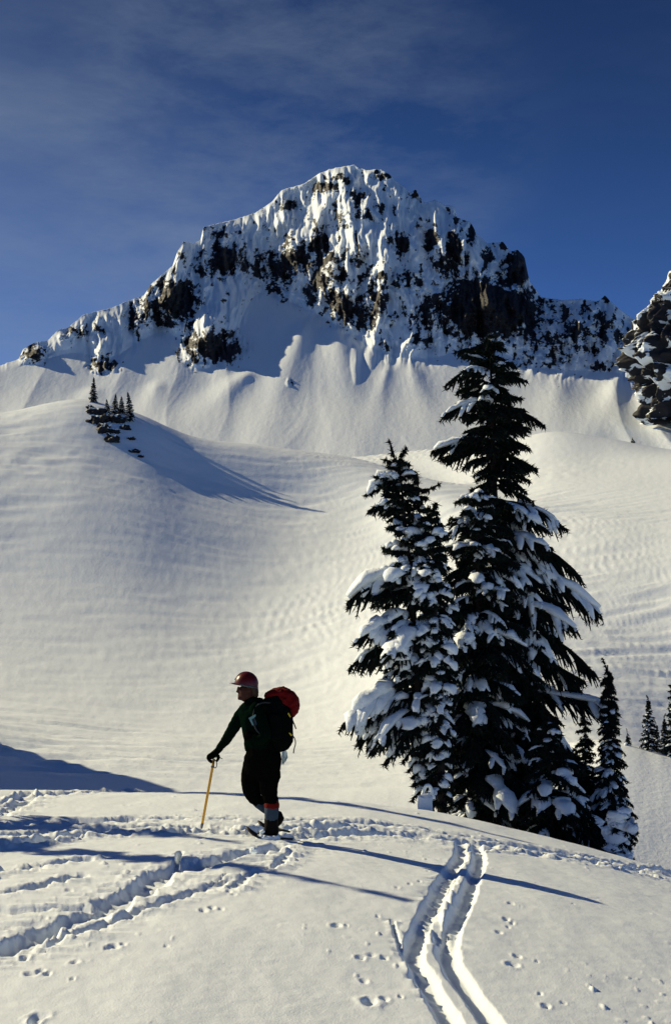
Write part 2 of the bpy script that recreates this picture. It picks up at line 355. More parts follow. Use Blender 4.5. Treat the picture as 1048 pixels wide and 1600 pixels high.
# each row: distances and photograph rows at the stations (None = from the hump)
def row(d, y): return (d, y)
ROWS = [
 ([60]*15,   [1330,1330,1325,1325,1325,1325,1328,1335,1350,1370,1385,1400,1420,1440,1460]),
 ([86]*9+[84,82,80,78,76,76], [1225,1228,1232,1236,1238,1240,1240,1238,1225,1200,1185,1168,1190,1260,1320]),
 ([104]*15,  [1170,1175,1182,1190,1193,1196,1198,1190,1172,1160,1158,1172,1205,1270,1320]),
 ([128]*15,  [1120,1125,1130,1140,1144,1148,1150,1135,1095,1085,1085,1100,1130,1180,1220]),
 ([158]*15,  [1020,1025,1035,1042,1046,1052,1060,1045,1000,985,985,1000,1020,1060,1090]),
 ([188]*15,  [890,895,902,908,915,930,945,945,915,900,895,900,915,940,960]),
 ([214]*8+[210,214,218,218,218,220,220],  [766,770,776,782,792,815,838,852,850,822,812,812,820,830,840]),
 ([236]*8+[225,228,232,234,234,236,240],  [700,702,704,706,718,748,770,785,798,800,793,790,793,800,800]),
 ([256,256,256,254,252,250,250,250,245,246,248,250,252,252,256],  [652,653,651,633,652,690,708,735,768,782,772,766,764,765,765]),
 ([268,268,268,266,266,266,268,262,258,262,266,270,274,276,280],  [648,649,647,628,650,684,699,721,757,765,752,746,742,742,742]),
 ([285]*8+[284,288,292,298,302,302,306],[664,664,664,650,668,698,712,729,757,735,722,718,716,716,716]),
 ([320]*8+[318,318,322,328,334,334,338],[690,690,690,690,700,716,724,721,710,692,677,684,700,700,700]),
 ([352]*15,[705,705,705,708,712,720,722,716,700,692,683,694,704,704,704]),
 ([430]*15,[735,735,735,738,742,748,752,750,745,742,740,742,748,748,748]),
]
mpx = cols(-30, 1078, 440, 3600, 26)
fd = []; 
Dk = np.stack([smooth_curve(ST, d, mpx) for d, y in ROWS]); Yk = np.stack([smooth_curve(ST, y, mpx) for d, y in ROWS])
# the right-hand side of the basin swings round towards the camera, so it faces the sun
def swing(a):
    t = np.clip((mpx - a) / (1060 - a), 0, 1.3); return 1 - .235 * t * sstep(0, .7, t)
gR = swing(180)
Dk[5] *= swing(250); Dk[6:-1] *= swing(360); Dk[4] *= 1 - .75 * (1 - gR); Dk[3] *= 1 - .5 * (1 - gR); Dk[2] *= 1 - .10 * sstep(700, 1060, mpx)
Zk = (HY - Yk) / F * Dk
# first control row lies on the hump
X0 = (mpx - CX) / F * 29.0
Dk = np.vstack([np.full_like(mpx, 29.0), np.full_like(mpx, 40.0), Dk]); 
z0 = ground_z(X0, np.full_like(X0, 29.0)) - 0.03
Zk = np.vstack([z0, z0 * 0.6 + Zk[0] * 0.4 - 0.6, Zk])
nk = len(Dk)
seg_n = [6, 6, 10, 26, 30, 34, 34, 30, 26, 24, 18, 14, 24, 14, 10]
Dm, Zm = [], []
# tangents (finite differences, limited)
Tm = np.zeros_like(Zk)
sl = np.diff(Zk, axis=0) / np.diff(Dk, axis=0)
Tm[0] = sl[0]; Tm[-1] = sl[-1]
h0, h1 = np.diff(Dk, axis=0)[:-1], np.diff(Dk, axis=0)[1:]
Tm[1:-1] = (sl[:-1] * h1 + sl[1:] * h0) / (h0 + h1)
for k in range(nk - 1):
    t = np.linspace(0, 1, seg_n[k], endpoint=(k == nk - 2))[:, None]
    h = Dk[k+1] - Dk[k]
    Dm.append(Dk[k] + t * h)
    Zm.append((2*t**3-3*t**2+1)*Zk[k] + (t**3-2*t**2+t)*h*Tm[k] + (-2*t**3+3*t**2)*Zk[k+1] + (t**3-t**2)*h*Tm[k+1])
Dm = np.vstack(Dm); Zm = np.vstack(Zm)
PXm = np.broadcast_to(mpx, Dm.shape)
Xm = (PXm - CX) / F * Dm
# the snow hill left of the frame whose shade lies over the foot of the bowl
HILL = (-50.0, 101.0, 25.0, 11.0)
def hill(X, Y): return HILL[2] * np.exp(-(((X - HILL[0]) / (HILL[3])) ** 2 + ((Y - HILL[1]) / (HILL[3] * 1.5)) ** 2))
far = sstep(45, 90, Dm)
Zm = Zm + hill(Xm, Dm)
Zm = Zm + far * (0.5 * perlin(Xm * 0.022, Dm * 0.02, 3.3) + 0.12 * perlin(Xm * 0.07, Dm * 0.06, 1.3))
# wind ripples: low ridges a few metres apart, bending round the bowl
wx = Xm + 5.0 * perlin(Xm * 0.03, Dm * 0.03, 9.0); wy = Dm + 7.0 * perlin(Xm * 0.02, Dm * 0.02, 5.0)
rp = ridged(wx * 0.07, wy * 0.42, 2.0, 2) * 0.16 * (0.5 + 0.9 * sstep(-0.3, 0.5, perlin(Xm * .02, Dm * .02, 8.)))
rgt = sstep(50, 90, Xm) * sstep(150, 190, Dm)
Zm = Zm + far * rp * 1.6 * (1 - sstep(25, 60, Xm) * sstep(110, 150, Dm)) + rgt * 0.22 * ridged(wx * 0.20 + 0.10 * wy + 1.5 * perlin(wx * .05, wy * .04, 3.), wy * 0.035, 6.0, 3) * (.4 + .9 * sstep(-.2, .5, perlin(wx * .03, wy * .03, 12.))) * sstep(255, 215, Dm)
Zm = Zm + far * 0.03 * fbm(Xm * 0.9, Dm * 0.9, 1.0, 2)
mme = np_mesh('snow_slope', np.stack([Xm, Dm, Zm], -1).reshape(-1, 3), grid_faces(*Dm.shape), M['snow_mid'])
ms = link('snow_slope', mme); setp(ms, kind='structure')
def slope_z(px, d):
    """height of the bowl sheet at a photograph column and distance"""
    j = int(np.argmin(np.abs(mpx - px))); return float(np.interp(d, Dm[:, j], Zm[:, j]))

# ------------------------------------------------------------------ the mountain
SKY_ = [(-2600,640),(-900,600),(-400,592),(-150,580),(0,571),(30,561),(37,545),(55,535),(75,532),(92,515),(107,512),(130,492),(150,487),(175,481),(200,470),(225,462),(235,445),(250,432),(270,415),(277,395),(287,377),
 (303,381),(314,374),(318,355),(330,352),(370,342),(400,332),(425,315),(440,297),(475,287),(500,270),(524,262),(545,259),(553,257),(560,262),(573,266),(590,264),(605,269),(615,280),(628,290),(641,301),(649,296),(655,306),(662,317),
 (680,313),(695,320),(709,323),(713,340),(735,347),(743,364),(761,380),(785,378),(797,393),(808,390),(819,402),(827,440),(836,452),(846,465),(880,469),(908,467),(934,471),(944,461),(953,471),(976,490),(992,500),(1048,506),(1200,520),(1500,540),(2200,600),(3600,660)]
FOOT = [(-2600,680),(-400,612),(-100,592),(0,582),(60,564),(120,548),(170,566),(220,530),(260,512),(290,540),(330,560),(372,525),(388,458),(420,456),(460,474),(500,492),(540,515),(580,545),(620,558),(680,560),(720,545),(770,540),(820,572),(880,578),(950,580),(1048,600),(1300,620),(3600,700)]
ax = cols(-130, 1098, 790, 3000, 22)
Sk = np.interp(ax, *zip(*SKY_)) + 1.2 * perlin(ax * .11, 0 * ax, 1.) + 0.8 * perlin(ax * .31, 0 * ax, 5.)
Ft = smooth_curve(*zip(*FOOT), ax) if False else np.interp(ax, *zip(*FOOT))
kern = np.hanning(31); kern /= kern.sum()
Ft = np.convolve(np.pad(Ft, 15, 'edge'), kern, 'valid')
k2 = np.hanning(41); k2 /= k2.sum(); SkS = np.convolve(np.pad(Sk, 20, 'edge'), k2, 'valid')
Ft = np.maximum(Ft, SkS + 14); Ft = np.convolve(np.pad(Ft, 15, 'edge'), kern, 'valid'); Ft = np.maximum(Ft, Sk + 5)
B0, D0 = 745.0, 425.0
NA, NC_ = 120, 270
ta = np.linspace(0, 1, NA)[:, None]; tcv = np.linspace(0, 1, NC_ + 1)[1:, None]
PYm = np.vstack([B0 + (Ft - B0) * ta, Ft + (Sk - Ft) * tcv])
PXg = np.broadcast_to(ax, PYm.shape)
# depth: integrate along each column with a slope that goes from apron to cliff
k0 = (HY - PYm) / F
DSK = [(-2600,700),(-900,620),(-400,580),(0,546),(100,566),(200,588),(280,608),(320,640),(370,662),(450,660),(550,640),(650,622),(760,606),(830,596),(900,578),(1000,574),(1300,580),(3600,700)]
slope_ap = 0.52 + 0.17 * sstep(650, 590, PYm)
Dg = np.zeros_like(PYm); Dg[0] = D0
for i in range(1, NA):
    kk, kp, s_ = k0[i], k0[i-1], slope_ap[i]
    Dg[i] = (s_ * Dg[i-1] - kp * Dg[i-1]) / (s_ - kk)
Ds = np.maximum(np.interp(ax, *zip(*DSK)), Dg[NA-1] + (Ft - Sk) / F * Dg[NA-1] / 2.6)
tt_ = np.clip((Ft[None, :] - PYm[NA:]) / (Ft - Sk)[None, :], 0, 1)
Dg[NA:] = Dg[NA-1] + (Ds - Dg[NA-1]) * (0.75 * tt_ + 0.25 * tt_ ** 2)
sm = np.hanning(25); sm /= sm.sum()
Dg = np.apply_along_axis(lambda r: np.convolve(np.pad(r, 12, 'edge'), sm, 'valid'), 1, Dg)
# buttresses and spurs: (column, row, half width, half height, metres proud of the face, lean)
BUT = [(322,520,30,50,20,0.25),(160,545,20,32,10,0.2),(245,470,38,45,10,0.5),(270,455,16,40,9,0.1),(55,552,20,16,6,0),(106,525,18,18,5,0.3),(150,510,10,28,6,0.2),
       (556,330,34,70,13,-.25),(540,430,30,75,12,0.1),(620,350,10,60,7,.1),(500,340,8,40,6,.3),(575,450,10,60,6,.2),(690,470,10,40,5,-.2),(600,400,16,90,8,0.1),(512,430,22,60,10,0.4),(470,370,26,50,10,0.5),(440,345,20,30,6,0.5),(655,400,16,60,9,-.1),(690,375,20,60,9,-.1),
       (745,410,40,75,16,-.15),(762,480,62,48,20,0),(715,375,14,45,9,0),(812,415,14,30,9,0),(860,530,26,40,8,0),(905,510,24,40,10,0),(925,480,14,30,7,0),(950,540,18,34,6,0),(345,400,30,20,6,0),
       (555,562,8,34,3.4,0),(578,550,12,26,4,0),(605,545,9,22,5,0),(285,400,12,26,7,.2),(395,345,60,16,5,.2),(830,480,10,30,6,0)]
rel = np.zeros_like(Dg)
for cx, cy, rx, ry, h, le in BUT:
    u = (PXg - cx + le * (PYm - cy)) / rx; v = (PYm - cy) / ry
    u = u + 0.25 * perlin(PXg * .05, PYm * .03, cx * .1)
    q = np.sqrt(u * u + v * v * (0.6 + 0.4 * (v < 0)))
    rel += h * np.clip(1 - q, 0, 1) ** 1.0 * sstep(0, 0.25, 1 - q) 
warp = 9 * perlin(PXg * .018, PYm * .014, 4.) + 3 * perlin(PXg * .06, PYm * .05, 6.)
cz = sstep(-28, 28, (Ft + 16 * perlin(ax * .021, 0 * ax, 7.) + 9 * perlin(ax * .06, 0 * ax, 9.))[None, :] - PYm)
spur = ridged((PXg + warp * 2.2) * .022, PYm * .006, 2.0, 2) - .9
flute = ridged((PXg + warp) * .062, (PYm + warp) * .011, 7.0, 2) - .9
fine = ridged((PXg + warp * .7) * .15, PYm * .03, 3.0, 2) - .9
crag = fbm(PXg * .075, PYm * .06, 5.0, 4, 0.6)
rel += cz * (sstep(14, 75, Ft - Sk) * sstep(-150, 60, ax))[None, :] * (6.0 * spur + 4.2 * flute + 1.4 * fine)
# where the rock shows
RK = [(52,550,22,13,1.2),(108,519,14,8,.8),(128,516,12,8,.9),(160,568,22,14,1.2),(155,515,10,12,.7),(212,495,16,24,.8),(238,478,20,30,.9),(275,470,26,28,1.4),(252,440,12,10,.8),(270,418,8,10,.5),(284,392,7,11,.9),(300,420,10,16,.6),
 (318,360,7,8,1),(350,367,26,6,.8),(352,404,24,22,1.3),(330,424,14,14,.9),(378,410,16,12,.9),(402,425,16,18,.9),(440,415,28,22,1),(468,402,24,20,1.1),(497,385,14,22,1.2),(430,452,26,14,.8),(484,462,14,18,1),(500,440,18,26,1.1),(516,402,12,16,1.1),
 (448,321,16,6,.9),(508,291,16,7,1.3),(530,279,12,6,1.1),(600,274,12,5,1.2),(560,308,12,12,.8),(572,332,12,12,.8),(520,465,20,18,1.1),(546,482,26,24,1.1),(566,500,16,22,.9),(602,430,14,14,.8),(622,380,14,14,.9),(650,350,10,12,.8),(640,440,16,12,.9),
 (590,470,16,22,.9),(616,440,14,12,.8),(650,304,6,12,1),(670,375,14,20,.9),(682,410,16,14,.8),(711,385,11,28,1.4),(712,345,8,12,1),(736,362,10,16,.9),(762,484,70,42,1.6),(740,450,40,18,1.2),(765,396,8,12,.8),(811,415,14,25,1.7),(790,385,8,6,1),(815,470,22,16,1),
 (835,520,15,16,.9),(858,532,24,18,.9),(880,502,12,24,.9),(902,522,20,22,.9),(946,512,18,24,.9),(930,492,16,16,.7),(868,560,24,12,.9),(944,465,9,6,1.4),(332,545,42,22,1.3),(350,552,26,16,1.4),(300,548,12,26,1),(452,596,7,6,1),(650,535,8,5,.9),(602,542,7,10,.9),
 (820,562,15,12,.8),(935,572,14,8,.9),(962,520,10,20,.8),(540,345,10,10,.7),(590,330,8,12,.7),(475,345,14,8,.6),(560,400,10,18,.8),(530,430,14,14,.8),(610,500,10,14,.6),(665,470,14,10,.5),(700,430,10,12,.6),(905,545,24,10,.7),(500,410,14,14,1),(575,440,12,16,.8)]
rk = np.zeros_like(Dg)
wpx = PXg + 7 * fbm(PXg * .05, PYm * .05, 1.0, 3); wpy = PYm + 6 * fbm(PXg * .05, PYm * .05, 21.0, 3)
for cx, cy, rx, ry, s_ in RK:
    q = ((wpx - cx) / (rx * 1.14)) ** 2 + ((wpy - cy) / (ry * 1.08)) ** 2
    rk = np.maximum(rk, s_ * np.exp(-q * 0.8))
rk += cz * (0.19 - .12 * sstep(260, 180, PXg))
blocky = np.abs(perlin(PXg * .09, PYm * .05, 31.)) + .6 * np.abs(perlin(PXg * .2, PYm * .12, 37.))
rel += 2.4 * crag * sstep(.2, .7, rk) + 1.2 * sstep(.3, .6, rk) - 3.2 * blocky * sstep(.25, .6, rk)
ap = 1 - cz
fan = (PXg - 524) * (1 + (640 - PYm) * .0012) + 24 * perlin(PXg * .008, PYm * .010, 3.)
rel += ap * (3.4 * (ridged(fan * .011, PYm * .002, 4.0, 1) - .6) + .22 * (ridged(fan * .05 + .02 * PYm * np.sign(perlin(PXg * .006, 0 * PYm, 3.)), PYm * .006, 9.0, 2) - .9) * sstep(.05, .5, perlin(PXg * .02, PYm * .008, 2.)) * sstep(740, 640, PYm) + .12 * fbm(PXg * .1, PYm * .06, 3., 3))
for (ax_, ay_, bx_, by_, wd_, h_) in [(392,575,270,700,46,5.),(480,492,400,720,40,6.),(525,490,560,720,42,6.),(610,560,560,730,22,1.5),(640,560,690,730,34,3.),(880,580,850,730,40,2.5),(975,580,910,720,40,5.),(1000,610,1060,730,40,4.),(150,600,90,720,40,3.),(250,590,200,720,34,3.)]:
    tq = np.clip((PYm - ay_) / (by_ - ay_), 0, 1); cq = ax_ + (bx_ - ax_) * tq; wq = wd_ * (.25 + 1.1 * tq)
    rel += ap * h_ * np.exp(-((PXg - cq) / wq) ** 2) * sstep(0, .12, (PYm - ay_) / (by_ - ay_)) * (1 - .5 * tq)
rel *= sstep(0, 10, PYm - Sk[None, :]) * .75 + .25
Dg = Dg - rel
P3 = np.stack([(PXg - CX) / F * Dg, Dg, (HY - PYm) / F * Dg], -1)
# steepness turns rock bare, ledges keep their snow
ga = np.gradient(P3, axis=0); gb = np.gradient(P3, axis=1); Nn = np.cross(gb, ga); Nn /= np.linalg.norm(Nn, axis=-1)[..., None] + 1e-9
up = np.abs(Nn[..., 2])
sunny = Nn @ np.array([-.7, -.3, .2])
fineN = fbm((PXg + warp) * .10, (PYm + warp) * .075, 2.5, 5, .62)
streak = ridged((PXg + warp) * .13, PYm * .02, 14.0, 2) - .9
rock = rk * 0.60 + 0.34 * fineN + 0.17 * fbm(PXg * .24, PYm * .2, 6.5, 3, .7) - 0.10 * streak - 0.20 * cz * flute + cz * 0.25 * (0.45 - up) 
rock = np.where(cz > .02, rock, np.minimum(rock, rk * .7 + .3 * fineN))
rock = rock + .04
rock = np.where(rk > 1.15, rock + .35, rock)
# the far side falls away behind the ridge
back = []
for dd_, dz_ in ((4, -3), (14, -16), (60, -60), (220, -190)):
    b_ = P3[-1].copy(); b_[:, 1] += dd_; b_[:, 2] = np.maximum(b_[:, 2] + dz_, -20); b_[:, 0] *= (b_[:, 1] / P3[-1][:, 1]); back.append(b_)
P3 = np.concatenate([P3, np.stack(back)], 0)
rock = np.concatenate([rock, np.zeros((4, rock.shape[1]))], 0)
mtme = np_mesh('mountain', P3.reshape(-1, 3), grid_faces(*P3.shape[:2]), M['mountain'])
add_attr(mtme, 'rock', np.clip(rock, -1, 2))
mt = link('mountain', mtme); setp(mt, kind='structure')

# ------------------------------------------------------------------ trees
class Soup:
    """collects triangles and quads for one mesh"""
    def __init__(s): s.v = []; s.t = []; s.q = []; s.n = 0
    def add(s, V, T=None, Q=None):
        V = np.asarray(V, float).reshape(-1, 3)
        if T is not None and len(T): s.t.append(np.asarray(T) + s.n)
        if Q is not None and len(Q): s.q.append(np.asarray(Q) + s.n)
        s.v.append(V); s.n += len(V)
    def mesh(s, name, mat, smooth=True):
        fl = []
        if s.t: fl.append(np.concatenate(s.t))
        if s.q: fl.append(np.concatenate(s.q))
        return np_mesh(name, np.concatenate(s.v), fl, mat, smooth)
def frames(P, upv=(0, 0, 1)):
    T = np.gradient(P, axis=0); T /= np.linalg.norm(T, axis=1)[:, None] + 1e-9
    S = np.cross(T, np.asarray(upv, float)); n = np.linalg.norm(S, axis=1)[:, None]
    S = np.where(n < 1e-3, np.array([1., 0, 0]), S / np.maximum(n, 1e-6)); U = np.cross(S, T)
    return T, S, U
def tube(soup, P, W, H, ns=8, jit=0.0, rng=None, flat=1.0, upv=(0, 0, 1), cap=True):
    """closed tube with half width W and half height H along P; flat<1 flattens the underside"""
    P = np.asarray(P, float); n = len(P); W = np.broadcast_to(W, n); H = np.broadcast_to(H, n)
    T, S, U = frames(P, upv)
    a = np.linspace(0, 2 * math.pi, ns, endpoint=False)
    c, s_ = np.cos(a), np.sin(a); s_ = np.where(s_ < 0, s_ * flat, s_)
    j = 1.0 if not jit else 1 + jit * rng.uniform(-1, 1, (n, ns))
    V = P[:, None] + S[:, None] * (W[:, None] * c * j)[..., None] + U[:, None] * (H[:, None] * s_ * j)[..., None]
    i = np.arange(n - 1)[:, None] * ns + np.arange(ns)[None]; k = np.arange(n - 1)[:, None] * ns + (np.arange(ns)[None] + 1) % ns
    Q = np.stack([i, k, k + ns, i + ns], -1).reshape(-1, 4)
    V = V.reshape(-1, 3); T_ = None
    if cap:
        V = np.vstack([V, P[:1], P[-1:]]); b = n * ns
        r = np.arange(ns); r2 = (r + 1) % ns
        T_ = np.vstack([np.stack([np.full(ns, b), r2, r], -1), np.stack([np.full(ns, b + 1), (n - 1) * ns + r, (n - 1) * ns + r2], -1)])
    soup.add(V, T_, Q)
class TreeBuilder:
    def __init__(s, seed, needle=1.0, twig_step=0.085, spikes=9, snow=0.7, snow_fat=1.0):
        s.rng = np.random.RandomState(seed); s.fol = Soup(); s.wood = Soup(); s.snow = Soup(); s.trunk = Soup()
        s.needle, s.tw, s.sp, s.sn, s.fat = needle, twig_step, spikes, snow, snow_fat
    def branch(s, base, az, R, rise, droop, snowy=None, wmul=1.0):
        rng = s.rng
        n = 9; t = np.linspace(0, 1, n)
        d = np.array([math.cos(az), math.sin(az), 0.]); side = np.array([-d[1], d[0], 0])
        bend = rng.uniform(-.12, .12) * R
        P = base + np.outer(t * R, d) + np.outer(t * t * bend, side); P[:, 2] += R * (rise * t - droop * t * t + 0.12 * t ** 4 * rng.uniform(-.5, 1.5))
        r0 = 0.010 + 0.012 * R
        tube(s.wood, P, r0 * (1 - .85 * t), r0 * (1 - .85 * t), 5, cap=False)
        # twigs on both sides, hanging
        nt = max(4, int(R / s.tw)); ts = np.repeat(np.linspace(.14, .99, nt), 2); sg = np.tile([1., -1.], nt)
        ts = np.clip(ts + rng.uniform(-.02, .02, ts.shape), .08, 1)
        L = wmul * R * (0.10 + 0.36 * np.sin(np.pi * np.clip(ts, 0, 1) ** .85) ** .8 * (1 - .35 * ts)) * rng.uniform(.65, 1.2, ts.shape)
        L = np.clip(L, .06, .62)
        k = ts * (n - 1); i0 = np.clip(k.astype(int), 0, n - 2); f = (k - i0)[:, None]
        O = P[i0] * (1 - f) + P[i0 + 1] * f
        Tn = P[np.minimum(i0 + 1, n - 1)] - P[i0]; Tn /= np.linalg.norm(Tn, axis=1)[:, None]
        S = np.cross(Tn, [0, 0, 1.]); S /= np.linalg.norm(S, axis=1)[:, None] + 1e-9
        ang = rng.uniform(.55, 1.05, ts.shape)
        D = Tn * np.cos(ang)[:, None] + S * (sg * np.sin(ang))[:, None]
        D[:, 2] -= rng.uniform(.1, .75, ts.shape); D /= np.linalg.norm(D, axis=1)[:, None]
        m = 4; tt = np.linspace(0, 1, m)
        TP = O[:, None] + D[:, None] * (tt[None, :, None] * L[:, None, None]); TP[:, :, 2] -= (tt ** 2)[None] * (L * rng.uniform(.1, .45, L.shape))[:, None]
        # include the spine itself as something that carries needles
        s._needles(TP); 
        sp = P[2:][None]
        s._needles(np.stack([P[[2,3,4,5]], P[[5,6,7,8]]]), dense=1.6)
        if snowy is None: snowy = rng.rand() < s.sn
        if snowy:
            a, b = rng.uniform(.1, .38), rng.uniform(.86, 1.02)
            m_ = 8; u = np.linspace(a, b, m_); kk = np.clip(u, 0, 1) * (n - 1); j = np.clip(kk.astype(int), 0, n - 2); ff = (kk - j)[:, None]
            Q = P[j] * (1 - ff) + P[j + 1] * ff
            env = np.sin(np.pi * np.clip(np.linspace(.07, .95, m_), 0, 1)) ** .5
            sz = rng.uniform(.45, 1.45); w = s.fat * sz * (0.05 + .085 * min(R, 1.9)) * env * rng.uniform(.65, 1.3, m_); h = w * rng.uniform(.5, .75)
            Q[:, 2] += h * .55 + .015
            tube(s.snow, Q, w, h, 8, .2, rng, .45)
            # fingers of snow lying on the hanging twigs
            pick = rng.rand(len(L)) < .34 * min(1, s.sn + .25)
            for q in np.nonzero(pick & (L > .1) & (ts > a))[0]:
                fr = TP[q]; e = np.array([.75, 1., .85, .35]) * rng.uniform(.75, 1.25, 4)
                wd = s.fat * (.4 + .6 * sz) * np.clip(.16 * L[q] + .022, .02, .10) * e
                X = fr.copy(); X[:, 2] += wd * .55 + .012
                X[-1] = X[-2] + (X[-1] - X[-2]) * rng.uniform(.3, .95)
                tube(s.snow, X, wd, wd * .62, 5, .15, rng, .4, cap=True)
    def _needles(s, TP, dense=1.0):
        rng = s.rng; nT, m = TP.shape[:2]; K = int(s.sp * dense)
        u = rng.uniform(0, 1, (nT, K)) * (m - 1); i = np.clip(u.astype(int), 0, m - 2); f = (u - i)[..., None]
        r = np.arange(nT)[:, None]
        O = TP[r, i] * (1 - f) + TP[r, i + 1] * f
        T = TP[r, i + 1] - TP[r, i]; T /= np.linalg.norm(T, axis=-1)[..., None] + 1e-9
        rd = rng.normal(size=(nT, K, 3)); rd[..., 2] -= .35; rd -= T * (rd * T).sum(-1)[..., None] * .9; rd /= np.linalg.norm(rd, axis=-1)[..., None] + 1e-9
        D = T * rng.uniform(.35, .95, (nT, K, 1)) + rd; D /= np.linalg.norm(D, axis=-1)[..., None]
        L = s.needle * rng.uniform(.055, .125, (nT, K, 1)); W = s.needle * rng.uniform(.010, .019, (nT, K, 1))
        S = np.cross(D, rng.normal(size=D.shape)); S /= np.linalg.norm(S, axis=-1)[..., None] + 1e-9
        V = np.stack([O - S * W, O + S * W, O + D * L], 2).reshape(-1, 3)
        s.fol.add(V, np.arange(len(V)).reshape(-1, 3))
        # the leafy twig itself: two crossed ribbons
        Tt = np.gradient(TP, axis=1); S1 = np.cross(Tt, [0, 0, 1.]); S1 /= np.linalg.norm(S1, axis=-1)[..., None] + 1e-9
        wv = (s.needle * .028 * np.array([1, 1.1, .9, .25]))[None, :, None]
        for SS in (S1, np.cross(S1, Tt / (np.linalg.norm(Tt, axis=-1)[..., None] + 1e-9))):
            V = np.concatenate([TP - SS * wv, TP + SS * wv], 1).reshape(-1, 3)
            b = np.arange(nT)[:, None] * (2 * m) + np.arange(m - 1)[None]; b = b.reshape(-1)
            s.fol.add(V, None, np.stack([b, b + 1, b + m + 1, b + m], -1))
    def make_trunk(s, pts, r0, r1):
        P = np.array(pts, float); t = np.linspace(0, 1, len(P))
        tube(s.trunk, P, r0 + (r1 - r0) * t, r0 + (r1 - r0) * t, 9, .06, s.rng, upv=(0, 1, .01))
def finish_tree(tb, name, label, group, loc, with_wood=True):
    root = empty(name, loc); setp(root, label, 'tree', group)
    link('trunk', tb.trunk.mesh('trunk', M['bark']), root)
    link('branches', tb.wood.mesh('branches', M['bark']), root)['kind'] = 'stuff'
    link('foliage', tb.fol.mesh('foliage', M['needles'], False), root)['kind'] = 'stuff'
    if tb.snow.n: link('snow_load', tb.snow.mesh('snow_load', M['snow_load']), root)['kind'] = 'stuff'
    return root
def fir(name, label, group, px, Y, base_py, top_px, top_py, env, seed, whorl=0.27, per=6, low=0.04, snow=.7, fat=1.0, needle=1.0, tw=.085, spikes=9,
        special=(), droop=(.55, .95), trunk_r=.13, depth_mul=.85, snow_fn=None, topup=.5, skip=None):
    """env: (photo row, left column, right column) down the crown; distance Y gives its size"""
    m = Y / F
    X0, Z0 = (px - CX) * m, (HY - base_py) * m
    Ht = (base_py - top_py) * m
    tb = TreeBuilder(seed, needle, tw, spikes, snow, fat); rng = tb.rng
    E = np.array(env, float)
    def axis(h):                      # trunk centre at height h
        t = h / Ht; return np.array([(top_px - px) * m * t + .05 * math.sin(3 * t) * Ht * .1, 0, h])
    tb.make_trunk([axis(h) for h in np.linspace(-.8, Ht * .985, 14)], trunk_r, .012)
    def env_at(h):
        py = base_py - h / m; c = px + (top_px - px) * h / Ht
        return (c - np.interp(py, E[:, 0], E[:, 1])) * m, (np.interp(py, E[:, 0], E[:, 2]) - c) * m
    h = Ht * low; az0 = rng.uniform(0, 6)
    while h < Ht * .985:
        t = h / Ht; n = max(3, int(round(per * (1 - .35 * t))))
        az0 += rng.uniform(.5, 1.6)
        for k in range(n):
            az = az0 + 2 * math.pi * (k + rng.uniform(-.3, .3)) / n
            hh = h + rng.uniform(-.5, .5) * whorl
            dr = rng.uniform(*droop) * (1 - t * topup); rise = rng.uniform(.0, .3) + .75 * max(0, t - .55)
            if skip and skip((axis(hh)[0] + X0) / m + CX, base_py - hh / m, az, rng): continue
            # the reach is read a little lower, where the tip hangs
            hl, hr = env_at(max(hh - (dr - rise) * .8, 0.02))
            c = math.cos(az); e = (hr if c > 0 else hl); mean = .5 * (hl + hr)
            R = abs(c) * e + (1 - abs(c)) * mean * depth_mul
            R *= rng.uniform(.62, 1.04)
            if R < .05: continue
            sn = None if snow_fn is None else (rng.rand() < snow_fn(t, math.cos(az)))
            if R < .16: sn = False
            tb.branch(axis(hh), az, R, rise, dr, sn)
        h += whorl * (1.0 - .45 * t) * rng.uniform(.8, 1.2)
    # the leader
    tb.branch(axis(Ht * .95), rng.uniform(0, 6), .10, 2.6, .2, False)
    for (tx, ty, az, rise, dr, sn, wm) in special:      # branches whose tips the photograph shows
        c = math.cos(az)
        for _ in range(1):
            hguess = (base_py - ty) * m
            R = .5
            for it in range(12):
                hb = hguess - R * (rise - dr); cx0 = axis(hb)[0]
                R = abs(((tx - px) * m - cx0) / c)
            tb.branch(axis(hb), az, R, rise, dr, sn, wm)
    o = finish_tree(tb, name, label, group, (X0, Y, Z0))
    return o, tb
BIG = 'tall firs standing together behind the crest'
PI = math.pi
T1_ENV = [(515,762,770),(535,735,778),(560,712,800),(600,695,812),(640,712,818),(662,690,830),(690,702,850),(712,678,812),(740,715,835),(765,735,838),(800,715,868),(835,700,878),(870,715,885),(905,705,905),(935,700,885),(968,690,915),(1000,690,885),(1045,690,905),(1085,690,880),(1130,690,905),(1180,690,930),(1230,700,950),(1275,700,960),(1320,700,960)]
fir('fir_tree', 'tallest dark fir, its spire in front of the mountain rock', BIG, 778, 26.6, 1322, 764, 518, T1_ENV, 11, whorl=.25, per=7, low=.02, fat=1.0, trunk_r=.2,
    snow_fn=lambda t, c: (.36 if t < .62 else .2), tw=.08, spikes=9, droop=(.6, 1.05),
    special=[(697,600,PI*.97,.1,.5,False,.9),(690,662,PI*1.03,.15,.55,True,.9),(678,712,PI*.98,.1,.35,True,1.),(712,560,PI*1.05,.2,.5,False,.9),(848,665,.1,.1,.45,False,.9),(820,605,-.1,.1,.5,False,.9),
             (838,742,.08,.1,.6,False,1.),(880,838,-.15,.1,.6,True,1.),(905,900,.05,.15,.6,False,1.1),(932,968,-.1,.1,.55,True,1.1),(930,1046,.05,.05,.5,False,1.),(905,1085,-.3,.1,.6,False,1.),(935,1130,-.35,.25,.5,True,1.1)])
